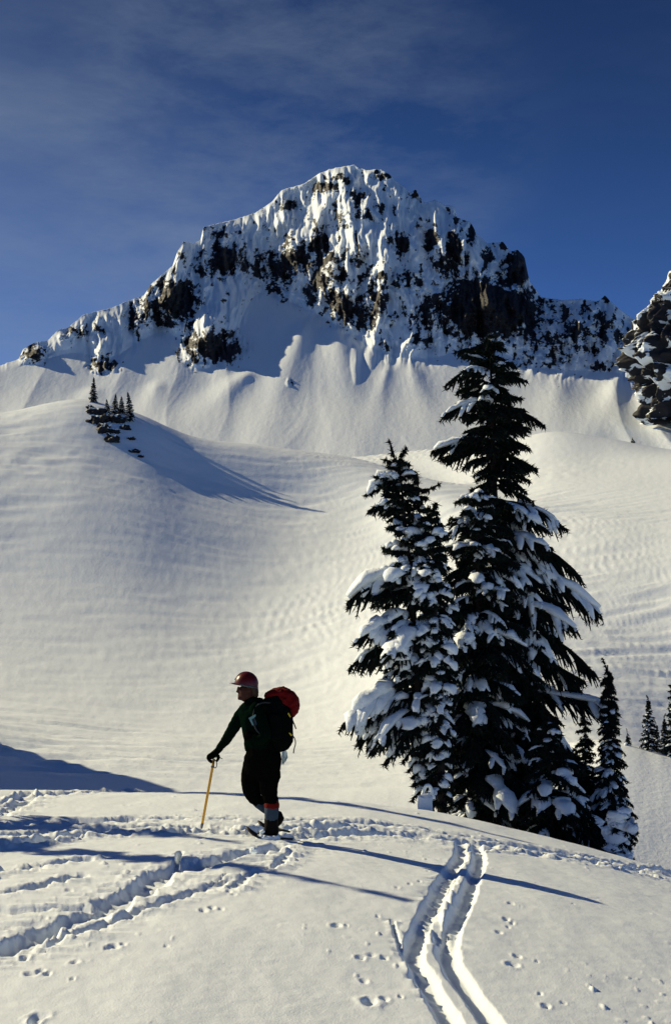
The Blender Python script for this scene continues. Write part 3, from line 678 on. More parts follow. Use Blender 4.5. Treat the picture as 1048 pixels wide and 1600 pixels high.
T4_ENV = [(758,740,752),(780,715,775),(805,697,790),(840,690,800),(880,690,810),(930,672,820),(990,665,830),(1060,655,840),(1120,650,840),(1180,655,845),(1240,680,850),(1310,700,850)]
fir('fir_tree', 'snow-capped rounded fir pressed against the left of the tallest one', BIG, 738, 25.4, 1296, 745, 757, T4_ENV, 23, whorl=.25, per=7, snow=.52, fat=1.1, trunk_r=.13, low=.05, tw=.08, spikes=10)
T2_ENV = [(690,614,620),(720,598,640),(745,590,650),(775,572,655),(805,580,660),(850,600,690),(880,585,700),(930,545,715),(960,560,715),(1000,580,718),(1045,555,720),(1080,585,715),(1110,560,712),(1148,540,710),(1185,560,700),(1195,630,690),(1250,645,690)]
def t2skip(x, y, az, rng): return False
fir('fir_tree', 'leaning fir at the left of the cluster with its tip bent to one side', BIG, 668, 24.3, 1262, 622, 712, T2_ENV, 37, whorl=.27, per=6, low=.045, fat=1.4, trunk_r=.14, snow_fn=lambda t, c: .9 if t < .8 else .35, tw=.075, spikes=10, droop=(.6, 1.0), topup=.7,
    special=[(573,770,PI*.98,.2,.5,True,.9),(576,802,PI*1.02,.15,.5,False,.9),(545,938,PI*1.0,.25,.55,True,1.25),(550,1050,PI*.97,.2,.7,True,1.2),(556,1010,PI*1.04,.25,.6,True,1.1),(538,1148,PI*1.0,.15,.75,True,1.3),(560,1170,PI*.94,.1,.75,True,1.2),(600,1192,PI*1.08,.1,.8,True,1.1),(632,1190,PI*.85,.1,.9,True,1.),
             (609,692,PI*.9,.9,-1.6,False,.35),(633,702,.1,1.0,-.2,False,.35)])
T3_ENV = [(733,650,654),(760,642,660),(790,640,668),(830,636,680),(880,640,690),(960,640,700),(1060,640,700),(1160,645,690)]
fir('fir_tree', 'thin dead-looking spire between the leaning fir and its neighbour', BIG, 672, 25.9, 1270, 651, 731, T3_ENV, 41, whorl=.28, per=5, low=.12, snow=.45, fat=.8, trunk_r=.08, needle=.9,
    special=[(684,762,.05,.1,-.05,False,.4)])
T3B_ENV = [(785,668,674),(805,655,690),(835,640,700),(870,640,705),(930,640,710),(1000,640,715),(1100,635,720),(1200,650,710)]
fir('fir_tree', 'short broad fir crown heaped with snow below the thin spire', BIG, 690, 23.9, 1265, 671, 783, T3B_ENV, 53, whorl=.27, per=6, low=.03, snow=.7, fat=1.35, trunk_r=.1)
T5_ENV = [(1120,850,856),(1150,830,880),(1200,815,905),(1250,800,935),(1290,790,960),(1330,790,985),(1360,790,990)]
fir('fir_tree', 'low drooping fir skirt at the right foot of the tallest one', BIG, 862, 24.6, 1352, 853, 1118, T5_ENV, 61, whorl=.22, per=7, snow=.5, fat=1.15, trunk_r=.1, low=.03)
T9_ENV = [(1185,900,906),(1210,885,925),(1245,870,945),(1285,855,975),(1325,850,990),(1365,850,985)]
fir('fir_tree', 'squat dark fir between the drooping skirt and the slender spire', BIG, 912, 25.8, 1356, 905, 1183, T9_ENV, 63, whorl=.2, per=7, snow=.4, fat=1.2, trunk_r=.08, low=.03)
SP = 'narrow firs at the right of the cluster'
T6_ENV = [(1036,947,949),(1060,941,955),(1090,938,960),(1120,936,965),(1150,934,966),(1180,934,968),(1200,932,976),(1230,925,972),(1260,915,985),(1290,905,995),(1330,905,992),(1365,905,985)]
fir('fir_tree', 'slender pointed fir spire right of the cluster, standing clear of it', SP, 955, 25.2, 1362, 948, 1034, T6_ENV, 71, whorl=.115, per=7, snow=.55, fat=.8, trunk_r=.06, tw=.05, spikes=8, needle=.62, low=.03)
T7_ENV = [(1100,911,914),(1130,905,920),(1170,898,925),(1230,892,932),(1320,890,940)]
fir('fir_tree', 'very thin fir spire half hidden behind a drooping branch', SP, 914, 27.0, 1345, 912, 1101, T7_ENV, 73, whorl=.16, per=5, snow=.4, fat=.7, trunk_r=.06, needle=.7, low=.03)
# snow-laden sapling at the far right foot
T8_ENV = [(1255,965,972),(1275,952,985),(1300,945,994),(1335,942,994),(1365,945,990)]
fir('fir_tree', 'small fir sapling nearly buried under round snow caps', SP, 968, 22.8, 1358, 967, 1256, T8_ENV, 79, whorl=.16, per=6, snow=1, fat=1.9, trunk_r=.05, needle=.8, low=.03)
# trees left of the frame that throw the long shadows over the foreground
LT = 'firs at the left whose shadows cross the snow'
TL_ENV = [(560,-112,-108),(700,-140,-80),(930,-180,6),(985,-185,4),(1050,-180,-20),(1240,-190,-20)]
fir('fir_tree', 'fir just beyond the left edge, only twig tips in view', LT, -85, 27.5, 1250, -108, 560, TL_ENV, 83, whorl=.45, per=5, snow=.4, trunk_r=.14, tw=.12, spikes=6, needle=1.5)

def shadow_tree(tip_px, tip_py, back, label, seed, wid, Hadd=0.0):
    # stands where its tip's shadow falls at the given spot of the foreground
    x, y = img2ground(tip_px, tip_py); z = float(ground_z(x, y))
    dx, dy = -math.sin(rad(SUN_AZ)), math.cos(rad(SUN_AZ))
    X, Y = x + dx * back, y + dy * back; gz = float(ground_z(X, Y)); Ht = z + back * math.tan(rad(SUN_EL)) - gz
    m = Y / F; px = CX + X / m; b = HY - gz / m; tp = b - Ht / m
    E = [(tp, px - 1, px + 1), (tp + .5 * (b - tp), px - wid * .6 / m, px + wid * .6 / m), (b, px - wid / m, px + wid / m)]
    fir('fir_tree', label, LT, px, Y, b, px, tp, E, seed, whorl=.34, per=5, low=.04, snow=.25, trunk_r=.09, tw=.14, spikes=5, needle=1.6)
shadow_tree(640, 1405, 9.5, 'slim fir out of frame at left, its shadow tip pointing at the ski grooves', 91, .75)
shadow_tree(900, 1336, 15.5, 'tall thin fir out of frame at left whose shadow follows the crest', 92, 1.3)
shadow_tree(345, 1312, 7.6, 'broad fir out of frame at left shading the trampled trail', 93, 1.9)

# bent snow-covered sapling (a white hoop) beside a block of snow at the foot of the left fir
def hoop():
    m = 23.2 / F; X0, Z0 = (668 - CX) * m, (HY - 1262) * m
    root = empty('bent_sapling', (X0, 23.2, Z0)); setp(root, 'bent sapling hoop under snow at the foot of the leaning fir', 'sapling')
    a = np.linspace(0.02, 1, 15); rng = np.random.RandomState(4)
    P = np.stack([-.13 + .24 * a, 0.03 * np.sin(a * 9), .43 * np.sin(PI * np.clip(a * .93, 0, 1)) ** .6 - .03], 1)
    w = Soup(); tube(w, P, .016, .016, 6); link('stem', w.mesh('stem', M['bark']), root)
    s_ = Soup(); Q = P.copy(); Q[:, 2] += .012; tube(s_, Q, .036 * (1 + .3 * rng.rand(15)), .03, 9, .12, rng); link('snow_load', s_.mesh('snow_load', M['snow_load']), root)
    return root
hoop()
def snow_block(px, py, Y, sx, sy, sz, label, seed):
    rng = np.random.RandomState(seed); bm = bmesh.new(); bmesh.ops.create_icosphere(bm, subdivisions=4, radius=1)
    for v in bm.verts:
        c = v.co; p = Vector([math.copysign(abs(q) ** .45, q) for q in c]); n = float(perlin(c.x * 1.7 + seed, c.y * 1.7, c.z * 1.7)) * .16
        v.co = Vector((p.x * sx, p.y * sy, p.z * sz)) * (1 + n)
    for f in bm.faces: f.smooth = True
    me = bpy.data.meshes.new('snow_block'); bm.to_mesh(me); bm.free(); me.materials.append(M['snow_load'])
    o = link('snow_block', me, None, ((px - CX) / F * Y, Y, (HY - py) / F * Y)); setp(o, label, 'snow block'); return o
snow_block(664, 1256, 22.6, .13, .18, .17, 'squared lump of snow under the white hoop beside the left trunk', 3)

# small trees far off
def far_tree(px, base_py, top_px, top_py, Y, halfw, label, group, seed, snow=.4, needle=1.6):
    E = [(top_py, top_px - .5, top_px + .5), (top_py + .45 * (base_py - top_py), px - .55 * halfw, px + .55 * halfw), (base_py - 2, px - halfw, px + halfw), (base_py + 5, px - halfw, px + halfw)]
    Ht = (base_py - top_py) * Y / F
    return fir('fir_tree', label, group, px, Y, base_py, top_px, top_py, E, seed, whorl=Ht * .05, per=6, low=.02, snow=snow, fat=.9, needle=needle * Ht / 5, tw=Ht * .045, spikes=5, trunk_r=Ht * .018, droop=(.35, .7))
KN = 'little firs on top of the snowy knoll'
def zrow(px, Y): return HY - slope_z(px, Y) * F / Y
for i, (px, b, tx, ty, Y, hw, lab) in enumerate([
    (146, 630, 147, 590, 256, 9, 'lone narrow fir on the bare knoll top, apart from the group'),
    (168, 650, 167, 624, 249, 8, 'shortest fir at the left end of the knoll group'),
    (180, 648, 181, 616, 250, 9, 'second fir from the left in the knoll group'),
    (190, 646, 190, 619, 251, 8, 'squat middle fir of the knoll group'),
    (203, 656, 200, 613, 248, 10, 'right-hand and tallest fir of the knoll group')]):
    far_tree(px, b, tx, ty, Y, hw, lab, KN, 200 + i, .35, 1.5)
RT = 'far firs on the right-hand spur'
for i, (px, b, tx, ty, Y, hw, lab) in enumerate([
    (981, 1172, 979, 1143, 80, 7, 'smallest fir, alone at the left on the far spur'),
    (1012, 1180, 1012, 1088, 80, 18, 'middle fir with bare pointed top on the far spur'),
    (1026, 1183, 1024, 1128, 81, 9, 'short fir tucked behind the middle one on the far spur'),
    (1038, 1188, 1036, 1118, 80, 12, 'slim fir next to the picture edge on the far spur'),
    (1054, 1194, 1056, 1020, 79, 24, 'tall fir cut by the right picture edge')]):
    far_tree(px, b + 2, tx, ty, Y, hw, lab, RT, 300 + i, .5, 1.5)
far_tree(988, 693, 987, 685, 262, 4, 'tiny dark fir alone on the far bench', None, 401, .1, 2.2)

# ------------------------------------------------------------------ rocks
def rock_mesh(name, sx, sy, sz, seed, sub=4, amp=.45, snow=True):
    bm = bmesh.new(); bmesh.ops.create_icosphere(bm, subdivisions=sub, radius=1)
    V = np.array([v.co[:] for v in bm.verts])
    n = fbm(V[:, 0] * 1.6 + seed, V[:, 1] * 1.6, V[:, 2] * 1.6, 4, .6); r = ridged(V[:, 0] * 2.5, V[:, 1] * 2.5 + seed, V[:, 2] * 1.2, 2) - .9
    k = 1 + amp * n * .6 + amp * r * .5
    for v, kk in zip(bm.verts, k): v.co = Vector((v.co.x * sx, v.co.y * sy, v.co.z * sz)) * float(kk)
    me = bpy.data.meshes.new(name); bm.to_mesh(me); bm.free(); me.materials.append(M['crag'])
    nn = np.array([v.normal[:] for v in me.vertices]); W = np.array([v.co[:] for v in me.vertices])
    s = max(sx, sz)
    rk_ = 1.45 - 1.3 * np.clip(nn[:, 2], 0, 1) + .55 * fbm(W[:, 0] / s * 5, W[:, 1] / s * 5, W[:, 2] / s * 5 + seed, 4, .6) - (0 if snow else -.6)
    add_attr(me, 'rock', np.clip(rk_, -1, 2))
    for p in me.polygons: p.use_smooth = False
    return me
M['crag'] = M['mountain']
KR = 'rocks poking out of the knoll snow'
for (px, py, w, h, Y, lab) in [
    (146, 658, 8, 6, 249, 'dark rock at the far left end of the knoll outcrop'), (153, 667, 12, 9, 246, 'jagged rock second from the left on the knoll outcrop'),
    (163, 674, 11, 9, 243, 'largest rock of the knoll outcrop, split by snow'), (174, 683, 10, 7, 240, 'lowest rock of the knoll outcrop, below the little firs'),
    (141, 651, 5, 4, 251, 'leftmost small stone above the knoll outcrop'), (158, 654, 9, 7, 249, 'rock just left of the shortest knoll fir'),
    (170, 660, 9, 7, 247, 'rock at the foot of the shortest knoll fir'), (184, 655, 10, 6, 247, 'rock under the middle firs on the knoll'),
    (196, 663, 7, 4, 245, 'stone beneath the tallest knoll fir'), (180, 668, 6, 4, 243, 'small stone in the hollow of the knoll outcrop'),
    (210, 689, 7, 2.6, 238, 'flat stone low in the knoll shadow'), (220, 692, 4, 2.2, 237, 'smallest flat stone low in the knoll shadow'),
    (205, 672, 5, 3, 242, 'lone stone right of the outcrop in the knoll shadow')]:
    i = px; m = Y / F; zz = slope_z(px, Y)
    o = link('rock', rock_mesh('rock', 1.2 * w * m, w * m * .9, 1.15 * h * m, i * 3.1, 3, .9), None, ((px - CX) * m, Y, min(zz + .3 * h * m, max(zz, (HY - py) * m)))); setp(o, lab, 'rock', KR)
# the neighbouring crag that enters at the right edge
def crag():
    D = 470.; m = D / F
    prof = [(418, 1052, 1056), (425, 1036, 1090), (440, 1029, 1110), (452, 1026, 1120), (462, 1017, 1132), (480, 1003, 1145), (500, 988, 1160), (520, 984, 1175), (545, 978, 1190), (570, 976, 1205), (590, 984, 1215), (610, 996, 1225), (628, 1008, 1235), (660, 1010, 1250)]
    pr = np.array(prof, float); nr, na = 150, 230
    py = np.linspace(415, 660, nr); a = np.linspace(0, 2 * PI, na)
    Lx = np.interp(py, pr[:, 0], pr[:, 1]); Rx = np.interp(py, pr[:, 0], pr[:, 2])
    A, PYc = np.meshgrid(a, py); c = ((Lx + Rx) / 2)[:, None]; w = ((Rx - Lx) / 2)[:, None]
    x = c + w * np.cos(A); y = (w * .75) * np.sin(A)
    nz_ = fbm(x * .03, PYc * .022, y * .03, 4, .55); bl = np.abs(perlin(x * .055, PYc * .03, y * .055)) + .5 * np.abs(perlin(x * .13, PYc * .08, y * .13)); rg = ridged(x * .03, PYc * .008, y * .03, 2) - .9
    k = 1 + (.18 * nz_ + .22 * rg - .22 * (bl - .3)) * sstep(417, 445, PYc)
    x = c + (x - c) * k; y = y * k
    x = x + 2.0 * nz_ + 9; zz = (HY - PYc) + 4.0 * fbm(x * .05, y * .05, PYc * .06, 3, .6) * sstep(416, 440, PYc)
    P = np.stack([(x - CX) * m, D + y * m, zz * m], -1)
    P[0] = P[0].mean(0)
    ga, gb = np.gradient(P, axis=0), np.gradient(P, axis=1); N = np.cross(ga, gb); N /= np.linalg.norm(N, axis=-1)[..., None] + 1e-9
    up = N[..., 2] * np.sign(np.median(N[..., 2][20:-20]) or 1)
    rk_ = .84 + .75 * fbm(x * .035, PYc * .05, y * .035, 5, .6) - .8 * np.clip(np.abs(N[..., 2]) - .3, 0, 1) - .5 * sstep(470, 430, PYc) 
    me = np_mesh('rock_crag', P.reshape(-1, 3), grid_faces(nr, na)[:, ::-1], M['mountain']); add_attr(me, 'rock', rk_)
    o = link('rock_crag', me); setp(o, 'steep dark rock crag with snow patches cut by the right edge', 'crag')
crag()

# ------------------------------------------------------------------ the walker
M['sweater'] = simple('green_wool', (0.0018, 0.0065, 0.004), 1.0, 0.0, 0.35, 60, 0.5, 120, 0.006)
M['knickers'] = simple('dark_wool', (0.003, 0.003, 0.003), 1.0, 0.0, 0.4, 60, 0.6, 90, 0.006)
M['skin'] = simple('skin', (0.05, 0.017, 0.012), 0.7, 0.15, 0.12, 30)
M['hair'] = simple('hair', (0.05, 0.03, 0.02), 0.8, 0.2, 0.3, 80)
M['sock'] = simple('grey_blue_wool', (0.035, 0.055, 0.085), 0.95, 0.1, 0.25, 80, 0.4, 140, 0.004)
M['red_cuff'] = simple('red_wool', (0.11, 0.005, 0.004), 0.9, 0.1, 0.2, 60)
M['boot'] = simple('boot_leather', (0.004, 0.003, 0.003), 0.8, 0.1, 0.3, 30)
M['helmet'] = simple('red_helmet_shell', (0.075, 0.003, 0.002), 0.32, 0.35, 0.1, 8)
M['trim'] = simple('helmet_rim', (0.05, 0.07, 0.08), 0.5, 0.4, 0.2, 20)
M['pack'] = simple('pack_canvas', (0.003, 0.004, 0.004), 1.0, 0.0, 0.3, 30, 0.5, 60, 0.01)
M['packred'] = simple('red_nylon', (0.10, 0.003, 0.004), 0.8, 0.08, 0.2, 14, 0.8, 16, 0.03)
M['strap'] = simple('webbing', (0.02, 0.024, 0.026), 0.8, 0.2, 0.2, 30)
M['yellow'] = simple('yellow_buckle', (0.55, 0.42, 0.02), 0.5, 0.3, 0.1, 20)
M['cloth'] = simple('white_rag', (0.62, 0.70, 0.70), 0.9, 0.1, 0.1, 20, 0.5, 40, 0.01)
M['pale'] = simple('pale_blue_paper', (0.12, 0.24, 0.26), 0.6, 0.3, 0.15, 20)
M['shaft'] = simple('yellow_ash_shaft', (0.55, 0.29, 0.025), 0.5, 0.4, 0.15, 12)
M['steel'] = simple('dark_steel', (0.10, 0.11, 0.13), 0.4, 0.5, 0.2, 20, metal=0.7)
M['ashwood'] = simple('dark_wood_frame', (0.030, 0.022, 0.018), 0.6, 0.3, 0.3, 20)
gX, gY = img2ground(424, 1310)
def W(px, py, off=0.0):
    Y = gY + off; return np.array([(px - CX) / F * Y, Y, (HY - py) / F * Y])
ORG = W(424, 1310); ORG[2] = float(ground_z(ORG[0], ORG[1])) 
PX_ = gY / F
def rchain(soup, pts, ns=14, origin=ORG):
    """rounded limb through (column, row, depth offset m, half width px, half depth px)"""
    if len(pts) == 1: pts = [pts[0], (pts[0][0] + .5, pts[0][1] + .5) + tuple(pts[0][2:])]
    P = np.array([W(p[0], p[1], p[2]) for p in pts]) - origin; w = np.array([p[3] for p in pts], float) * PX_; h = np.array([p[4] for p in pts], float) * PX_
    # densify and add rounded ends
    s = np.concatenate([[0], np.cumsum(np.linalg.norm(np.diff(P, axis=0), axis=1))]); n = max(6, int(s[-1] / .03)); t = np.linspace(0, s[-1], n)
    P2 = np.stack([smooth_curve(s, P[:, i], t) for i in range(3)], 1); w2 = np.maximum(np.interp(t, s, w), .003); h2 = np.maximum(np.interp(t, s, h), .003)
    def capend(P0, D, w0, h0):
        a = np.array([.35, .7, .92, .995]) ; r = min(w0, h0)
        return np.array([P0 + D * r * math.sin(math.acos(math.sqrt(max(0, 1 - q * q)))) for q in a]), np.sqrt(1 - a * a)
    d1 = P2[-1] - P2[-2]; d1 /= np.linalg.norm(d1); d0 = P2[0] - P2[1]; d0 /= np.linalg.norm(d0)
    e1, k1 = capend(P2[-1], d1, w2[-1], h2[-1]); e0, k0_ = capend(P2[0], d0, w2[0], h2[0])
    Pn = np.vstack([e0[::-1], P2, e1]); wn_ = np.concatenate([w2[0] * k0_[::-1], w2, w2[-1] * k1]); hn = np.concatenate([h2[0] * k0_[::-1], h2, h2[-1] * k1])
    tube(soup, Pn, wn_, hn, ns, upv=(0, 1, 0.001))
def fused(name, chains, mat, parent, voxel=.011, smooth=3, wrinkle=0.0, wsc=12, origin=ORG):
    s = Soup()
    for c in chains: rchain(s, c, origin=origin)
    me = s.mesh(name + '_src', mat); o = bpy.data.objects.new(name, me); col.objects.link(o)
    md = o.modifiers.new('r', 'REMESH'); md.mode = 'VOXEL'; md.voxel_size = voxel; md.use_smooth_shade = True
    m2 = o.modifiers.new('s', 'SMOOTH'); m2.factor = .5; m2.iterations = smooth
    dg = bpy.context.evaluated_depsgraph_get(); new = bpy.data.meshes.new_from_object(o.evaluated_get(dg)); new.name = name
    o.modifiers.clear(); o.data = new; bpy.data.meshes.remove(me)
    if wrinkle:
        n = len(new.vertices); c = np.empty(n * 3, np.float32); new.vertices.foreach_get('co', c); c = c.reshape(-1, 3).astype(float)
        nn = np.empty(n * 3, np.float32); new.vertex_normals.foreach_get('vector', nn); nn = nn.reshape(-1, 3)
        f = (ridged(c[:, 0] * wsc, c[:, 1] * wsc, c[:, 2] * wsc * .7, 2) - .9) + .6 * fbm(c[:, 0] * wsc * 2, c[:, 1] * wsc * 2, c[:, 2] * wsc * 2, 2)
        c = c + nn * (wrinkle * f)[:, None]; new.vertices.foreach_set('co', c.astype(np.float32).ravel()); new.update()
    if len(new.materials) == 0: new.materials.append(mat)
    new.polygons.foreach_set('use_smooth', [True] * len(new.polygons))
    o.parent = parent; return o
person = empty('person', tuple(ORG)); setp(person, 'climber in green sweater and red helmet leaning on an axe, facing left', 'person')
AR = .52      # how far back the axe hand reaches
head = [[(386,1079,0,13,10.5),(386,1086,0,12,9.5)], [(380,1089,0,8.5,7.5),(375.5,1090,0,4.2,5)], [(391,1088,0,8,7.5),(394,1098,0,8,7.5),(398,1108,0,9,10)],
        [(372.5,1074,0,1.6,5),(371.5,1078,0,1.6,2.2),(369.6,1081.2,0,1.3,1.6)], [(372.6,1085.2,0,1.2,3),(373,1087.6,0,1.2,3)], [(373.2,1091.5,0,2.1,3)], [(391.5,1076,-.075,2.2,1),(391.5,1081,-.075,1.7,1)], [(391.5,1076,.075,2.2,1),(391.5,1081,.075,1.7,1)]]
torso_in = [[(398,1110,0,9,14),(404,1130,0,15,16),(408,1155,0,15,15),(411,1178,0,17,18)]]
arm_far = [[(389,1112,.14,6,6),(371,1132,.29,6,6),(357,1150,.42,5,5.5),(345,1166,.5,4.6,5),(338,1175,AR,4.2,4.5)]]
hand_far = [[(339,1174,AR,4.4,5),(332,1180,AR,4.6,6.5)]] + [[(331,1178,AR+o,1.7,1.6),(326.5,1180.5,AR+o,1.7,1.6),(326,1186,AR+o,1.6,1.5),(330,1190-q,AR+o,1.4,1.4)] for o, q in ((-.033,1.5),(-.011,0),(.011,.3),(.033,2.5))] + [[(338,1178,AR-.03,2,2),(341,1183,AR-.045,1.8,1.7),(338.5,1188,AR-.04,1.5,1.5)]]
arm_near = [[(400,1112,-.13,6,6),(410,1132,-.205,6,6),(414,1150,-.225,5.5,5.5),(402,1156,-.235,4.5,4.5),(392,1152,-.22,4,4)]]
hand_near = [[(392,1152,-.22,4,4),(388,1150,-.20,4.2,4.5)]] + [[(387,1149+k*3,-.20,1.5,1.5),(384,1150+k*3,-.18,1.5,1.5),(384.5,1152+k*3,-.155,1.4,1.4)] for k in (-1.1,-.2,.7,1.5)] + [[(391,1148,-.21,1.7,1.7),(388,1144.5,-.2,1.5,1.5)]]
leg_near = [[(417,1184,-.08,11,10),(420,1205,-.09,12.5,11.5),(421,1232,-.09,10,10),(425,1258,-.08,8,8),(425,1282,-.07,6.5,6.5),(425,1300,-.07,6,6)],[(425,1300,-.07,6,6),(410,1303,-.07,4.5,6)]]
leg_far = [[(404,1186,.08,11,10),(396,1208,.10,13,11.5),(392,1232,.11,11,10),(397,1247,.12,9,9),(410,1258,.14,7,7.5),(426,1270,.16,6,6),(436,1275,.17,5.5,5.5)],[(436,1275,.17,5,5.5),(428,1290,.17,4.5,5.5)]]
fused('body', head + torso_in + arm_far + hand_far + arm_near + hand_near + leg_near + leg_far, M['skin'], person, .010, 2)
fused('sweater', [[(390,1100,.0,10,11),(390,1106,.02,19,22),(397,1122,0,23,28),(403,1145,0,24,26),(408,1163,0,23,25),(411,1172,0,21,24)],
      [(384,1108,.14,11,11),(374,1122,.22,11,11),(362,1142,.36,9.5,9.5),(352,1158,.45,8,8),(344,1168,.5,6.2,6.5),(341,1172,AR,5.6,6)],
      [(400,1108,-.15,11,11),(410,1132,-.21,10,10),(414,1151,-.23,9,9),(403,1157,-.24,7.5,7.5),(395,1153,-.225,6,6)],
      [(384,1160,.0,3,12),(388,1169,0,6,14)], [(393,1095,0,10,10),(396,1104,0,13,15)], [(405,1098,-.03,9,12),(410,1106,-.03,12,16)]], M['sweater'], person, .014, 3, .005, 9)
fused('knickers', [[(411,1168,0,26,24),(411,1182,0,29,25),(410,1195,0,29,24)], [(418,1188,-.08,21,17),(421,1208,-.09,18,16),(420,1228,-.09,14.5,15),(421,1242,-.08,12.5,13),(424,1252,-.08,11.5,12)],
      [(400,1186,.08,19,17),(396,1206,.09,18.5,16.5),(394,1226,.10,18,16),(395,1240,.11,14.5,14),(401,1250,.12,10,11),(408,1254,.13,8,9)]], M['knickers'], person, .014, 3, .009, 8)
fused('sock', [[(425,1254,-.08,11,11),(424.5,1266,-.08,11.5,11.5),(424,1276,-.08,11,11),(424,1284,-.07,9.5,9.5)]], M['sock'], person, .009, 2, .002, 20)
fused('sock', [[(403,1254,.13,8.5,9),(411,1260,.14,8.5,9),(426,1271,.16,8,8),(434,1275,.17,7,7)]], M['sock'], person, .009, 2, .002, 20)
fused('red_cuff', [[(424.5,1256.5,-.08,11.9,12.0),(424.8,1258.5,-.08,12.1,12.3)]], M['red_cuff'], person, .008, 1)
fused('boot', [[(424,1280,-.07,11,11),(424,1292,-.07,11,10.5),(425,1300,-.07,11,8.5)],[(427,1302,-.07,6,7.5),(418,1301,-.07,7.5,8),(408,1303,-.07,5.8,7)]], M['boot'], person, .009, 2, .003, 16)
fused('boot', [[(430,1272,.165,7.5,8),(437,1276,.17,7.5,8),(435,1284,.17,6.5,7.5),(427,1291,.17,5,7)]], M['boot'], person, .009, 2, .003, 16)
fused('glove', [[(344,1169,AR-.01,5.6,6.4),(338,1175,AR,5.4,6.4),(331,1181,AR,5.6,8)]] + [[(331,1178,AR+o,2.4,2.3),(325.6,1180.5,AR+o,2.4,2.2),(325.4,1186.5,AR+o,2.3,2.1),(330,1191-q,AR+o,2.0,2.0)] for o, q in ((-.038,1.5),(-.013,0),(.013,.3),(.038,2.5))] + [[(338,1178,AR-.035,2.8,2.8),(342,1183,AR-.05,2.5,2.4),(339,1189,AR-.045,2.1,2.1)]], M['knickers'], person, .006, 1)
fused('glove', [[(397,1154,-.228,5.4,5.4),(392,1152,-.222,5.0,5.0),(388,1150,-.20,5.0,5.4)]] + [[(387,1149+k*3,-.20,2.1,2.1),(383.5,1150+k*3,-.18,2.1,2.1),(384,1152+k*3,-.15,2.0,2.0)] for k in (-1.1,-.2,.7,1.5)] + [[(391,1148,-.21,2.3,2.3),(387.5,1144,-.2,2.1,2.1)]], M['knickers'], person, .006, 1)
# face: eyes, and hair showing below the helmet
for s_ in (-1, 1):
    fused('eye', [[(374.6,1078.4,s_*.03,1.1,1.1),(374.7,1078.6,s_*.03,1.1,1.1)]], M['hair'], person, .003, 1)
fused('hair', [[(392,1074,0,10.5,10.8),(397,1079,0,7.5,9),(399,1086,0,5,7)]], M['hair'], person, .008, 1, .003, 30)
# helmet: shell, visor and rim
def helmet():
    c = W(384.0, 1072.0) - ORG; m = PX_; S = Soup()
    tl = rad(10); n, k = 40, 14
    def tilt(x, y, z): return c + np.stack([x * math.cos(tl) + z * math.sin(tl), y, -x * math.sin(tl) + z * math.cos(tl)], -1)
    a = np.linspace(0, 2 * PI, n, endpoint=False); V = []
    for th in (0, -.6):
        for j in range(k):
            e = (j / (k - 1)) * PI / 2; r = math.cos(e); zz = math.sin(e)
            x = (18.7 + th) * m * r * np.cos(a) * (1 + .03 * np.cos(a)); y = (14.9 + th) * m * r * np.sin(a); z = (22.2 + th) * m * zz ** .86 + 0 * a
            V.append(tilt(x, y, z + .10 * m * 0))
    V = np.concatenate(V); Q = []
    i = np.arange(k - 1)[:, None] * n + np.arange(n)[None]; i2 = np.arange(k - 1)[:, None] * n + (np.arange(n)[None] + 1) % n
    Q = np.stack([i, i2, i2 + n, i + n], -1).reshape(-1, 4); Q = np.vstack([Q, Q[:, ::-1] + n * k])
    S.add(V, None, Q); h = link('helmet', S.mesh('helmet', M['helmet']), person)
    # ridge down the middle of the shell
    R = Soup(); e = np.linspace(rad(14), rad(166), 22); P = tilt(-19.1 * m * np.cos(e), 0 * e, 22.5 * m * np.sin(e) ** .88); tube(R, P, .008, .004, 8); link('ridge', R.mesh('ridge', M['helmet']), h)
    r_ = Soup(); a2 = np.linspace(0, 2 * PI, 41); P = tilt(19.1 * m * np.cos(a2), 15.3 * m * np.sin(a2), 0 * a2 + .4 * m); tube(r_, P, .006, .010, 6, cap=False); link('rim', r_.mesh('rim', M['trim']), h)
    v = Soup(); n2 = 15; b = np.linspace(-1.15, 1.15, n2); rr = np.array([0, .33, .66, 1.]); VV = []
    for tz in (.9, -.1):
        for q in rr:
            x = -(18.5 + 7.2 * q * np.cos(b * 1.2)) * m * np.cos(b); y = (15.0 + 1.6 * q) * m * np.sin(b); z = (tz - 1.0 * q * .4 + 1.2 * (1 - q)) * m + 0 * b; VV.append(tilt(x, y, z))
    VV = np.concatenate(VV); g = grid_faces(4, n2); v.add(VV, None, np.vstack([g, g[:, ::-1] + 4 * n2])); 
    ed = np.arange(n2 - 1) + 3 * n2; v.q.append(np.stack([ed, ed + 1, ed + 1 + 4 * n2, ed + 4 * n2], -1)); link('visor', v.mesh('visor', M['helmet']), h)
helmet()
# pale folded paper in the chest pocket, loops of the sweater front
def plate(name, corners, mat, parent, th=.006, origin=ORG):
    P = np.array([W(*c) for c in corners]) - origin; nrm = np.cross(P[1] - P[0], P[2] - P[0]); nrm /= np.linalg.norm(nrm); n = len(P)
    V = np.vstack([P, P + nrm * th]); s = Soup(); 
    s.add(V, [[0, i, i + 1] for i in range(1, n - 1)] + [[n, n + i + 1, n + i] for i in range(1, n - 1)], [[i, (i + 1) % n, n + (i + 1) % n, n + i] for i in range(n)])
    return link(name, s.mesh(name, mat, False), parent)
plate('pocket_paper', [(388.5,1122,-.235),(399,1116,-.245),(400,1119,-.245),(393,1124,-.24),(397,1134,-.245),(394,1133,-.24)], M['pale'], person)
plate('pocket_flap', [(393,1124,-.236),(400,1119,-.242),(401,1133,-.242),(397,1134,-.242)], M['sock'], person)

